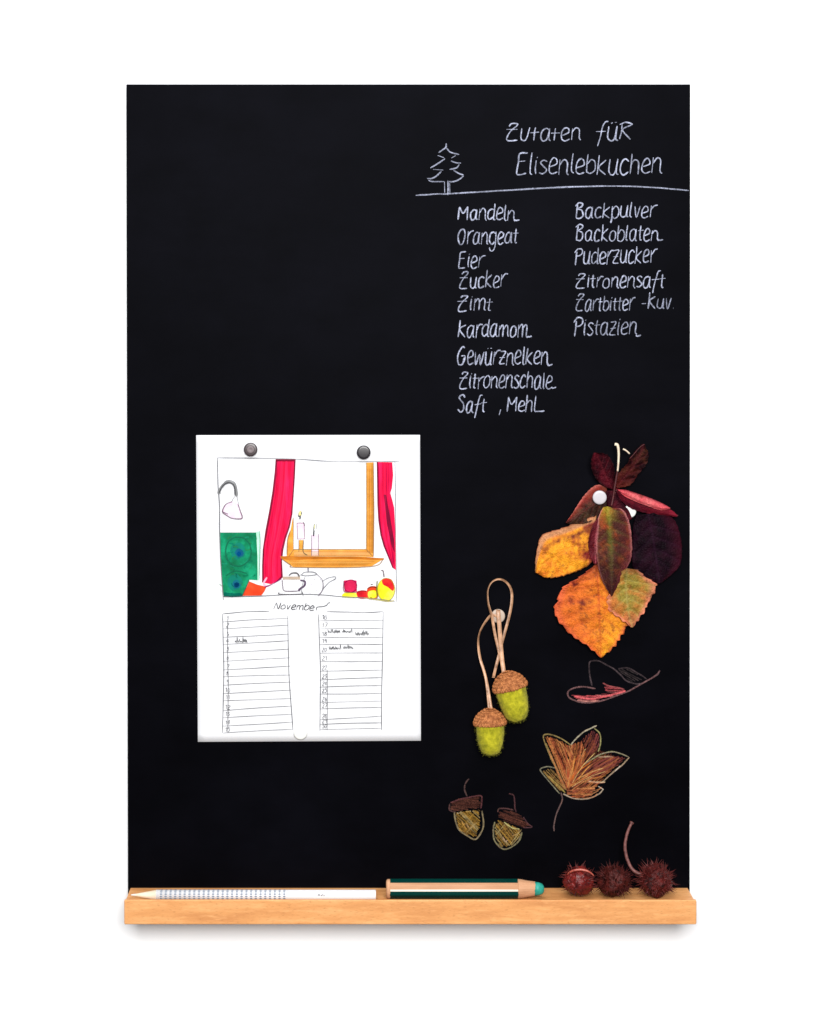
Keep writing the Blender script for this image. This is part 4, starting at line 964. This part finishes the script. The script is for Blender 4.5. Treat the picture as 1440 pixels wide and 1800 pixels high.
band('painted_highlight', 78, 90, xa + 6, xe, m_cream, .05)  # white highlight along the barrel, put in as a cream coloured band
bm = lathe([(0, 0), (rg * .75 * U, 0), (rg * .90 * U, 1.2 * U), (rg * .955 * U, 4 * U), (rg * .955 * U, 7 * U), (0, 7 * U)], 24)
bm_obj('end_cap', along_x(bm, W(xa, cyg, dg)), m_cone, gp_, True)
lc = (realx(941, dg) - xe)
bm = lathe([(0, -.5 * U), (rg * .90 * U, -.5 * U), (rg * .955 * U, .5 * U), (rg * .92 * U, 6 * U), (rg * .80 * U, lc * .6 * U), (rg * .70 * U, lc * U), (0, lc * U)], 24)
for v in bm.verts:
    if v.co.z > 2 * U: v.co += Vector((0, 0, noise.noise(v.co * 400) * .0012))
bm_obj('sharpened_wood', along_x(bm, W(xe, cyg - 0, dg)), m_cone, gp_, False)
ll = xb - realx(941, dg)
bm = lathe([(0, 0), (rg * .66 * U, -.2 * U), (rg * .64 * U, ll * .4 * U), (rg * .52 * U, ll * .78 * U), (rg * .3 * U, ll * .97 * U), (0, ll * U)], 20)
bm_obj('lead', along_x(bm, W(realx(940.5, dg), cyg, dg)), m_teal, gp_, True)

# ------------------------------------------------------------------ chestnut burrs
m_husk = noisy('red_brown_husk', (0.008,.002,.002), (0.11,.012,.010), 190, .45, .14, .8, .0012, bscale=420)
m_husk2 = noisy('glossy_red_husk', (0.028,.003,.004), (0.22,.016,.012), 190, .3, .35, .8, .001, bscale=420)
m_huskd = noisy('dark_brown_husk', (0.004,.001,.001), (0.09,.012,.009), 190, .45, .14, .8, .0012, bscale=420)
m_spine = noisy('spine_brown', (0.03,.006,.006), (0.16,.03,.026), 400, .5, .12)
m_spined = noisy('dark_spine_brown', (0.02,.004,.004), (0.09,.016,.014), 400, .5, .1)
def burr(px, r, d, mat, smat, label, seed, nsp=330, sl=(4, 9), squash=1.0, lump=1.0):
    rnd = random.Random(seed); xr = realx(px, d)
    t = thing('chestnut_burr', W(xr, TRAY, d), label, 'chestnut burr', 'prickly chestnut burrs on the tray')
    c = W(xr, TRAY - r - .6, d); bm = bmesh.new(); bmesh.ops.create_icosphere(bm, subdivisions=5, radius=r * U)
    for v in bm.verts:
        n_ = v.co.normalized()
        f = 1 + lump * .13 * noise.noise(n_ * 1.6 + Vector((seed, 0, 0))) + .07 * noise.noise(n_ * 6 + Vector((0, seed, 0))) + .045 * noise.noise(n_ * 20)
        v.co = Vector((v.co.x, v.co.y, v.co.z * squash)) * f * .94
    bm.transform(Matrix.Translation(c)); body = bm_obj('husk', bm, mat, t, True)
    vs, fs = [], []
    for k in range(nsp):
        zz = 1 - 2 * (k + .5) / nsp; a = k * 2.39996 + rnd.uniform(-.2, .2); q_ = math.sqrt(1 - zz * zz)
        n_ = Vector((q_ * math.cos(a), q_ * math.sin(a), zz)); L_ = rnd.uniform(*sl) * U
        if zz < -.6: L_ *= .3
        if n_.y < -.8: L_ *= .7
        b0 = c + Vector((n_.x, n_.y, n_.z * squash)) * r * U * .90; tip = b0 + (n_ + Vector((rnd.uniform(-.6, .6), rnd.uniform(-.6, .6), rnd.uniform(-.5, .5)))).normalized() * (L_ + r * U * .05)
        u_ = n_.orthogonal().normalized(); w_ = n_.cross(u_); b = len(vs); rr = .0005
        m1 = b0.lerp(tip, .45)
        for h in range(4): an = h * math.pi / 2; vs.append(b0 + (u_ * math.cos(an) + w_ * math.sin(an)) * rr * 1.6)
        for h in range(4): an = h * math.pi / 2; vs.append(m1 + (u_ * math.cos(an) + w_ * math.sin(an)) * rr * .6)
        vs.append(tip)
        for h in range(4): g = (h + 1) % 4; fs += [(b + h, b + g, b + 4 + g, b + 4 + h), (b + 4 + h, b + 4 + g, b + 8)]
    tag(mesh_obj('spines', vs, fs, smat, body), kind='stuff')
    return t
b1 = burr(1018, 27.5, 55, m_husk2, m_spine, 'glossy red brown chestnut burr, leftmost of the three, beside the green pencil', 11, 150, (3, 14), .95, .9)
burr(1080.5, 27.5, 57, m_huskd, m_spined, 'darkest chestnut burr, between the other two', 23, 300, (3, 17), .94, 1.7)
b3 = burr(1153.5, 28.5, 55, m_husk, m_spine, 'rightmost chestnut burr with a long curved stalk standing up', 37, 320, (3, 18), .97, 1.4)
z6 = lambda x, y, d: P(960 + x / 5.14, 1430 + y / 5.14, d)
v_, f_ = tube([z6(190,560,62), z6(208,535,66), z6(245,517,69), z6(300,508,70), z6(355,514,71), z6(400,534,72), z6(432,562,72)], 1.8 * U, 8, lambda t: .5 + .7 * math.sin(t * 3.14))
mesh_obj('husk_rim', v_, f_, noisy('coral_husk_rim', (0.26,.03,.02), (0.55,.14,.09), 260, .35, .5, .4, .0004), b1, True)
v_, f_ = tube([z6(900,590,56), z6(850,548,54), z6(790,515,50), z6(748,450,44), z6(722,370,36), z6(714,290,28), z6(728,200,20), z6(752,130,14), z6(778,78,10)], 2.8 * U, 10, lambda t: 1.1 - .2 * t + (.5 if t > .97 else 0))
mesh_obj('stalk', v_, f_, noisy('stalk_brown', (0.06,.016,.014), (0.20,.07,.06), 260, .5, .4, .4, .0004), b3, True)

sc.cycles.use_denoising = True
sc.cycles.transparent_max_bounces = 32
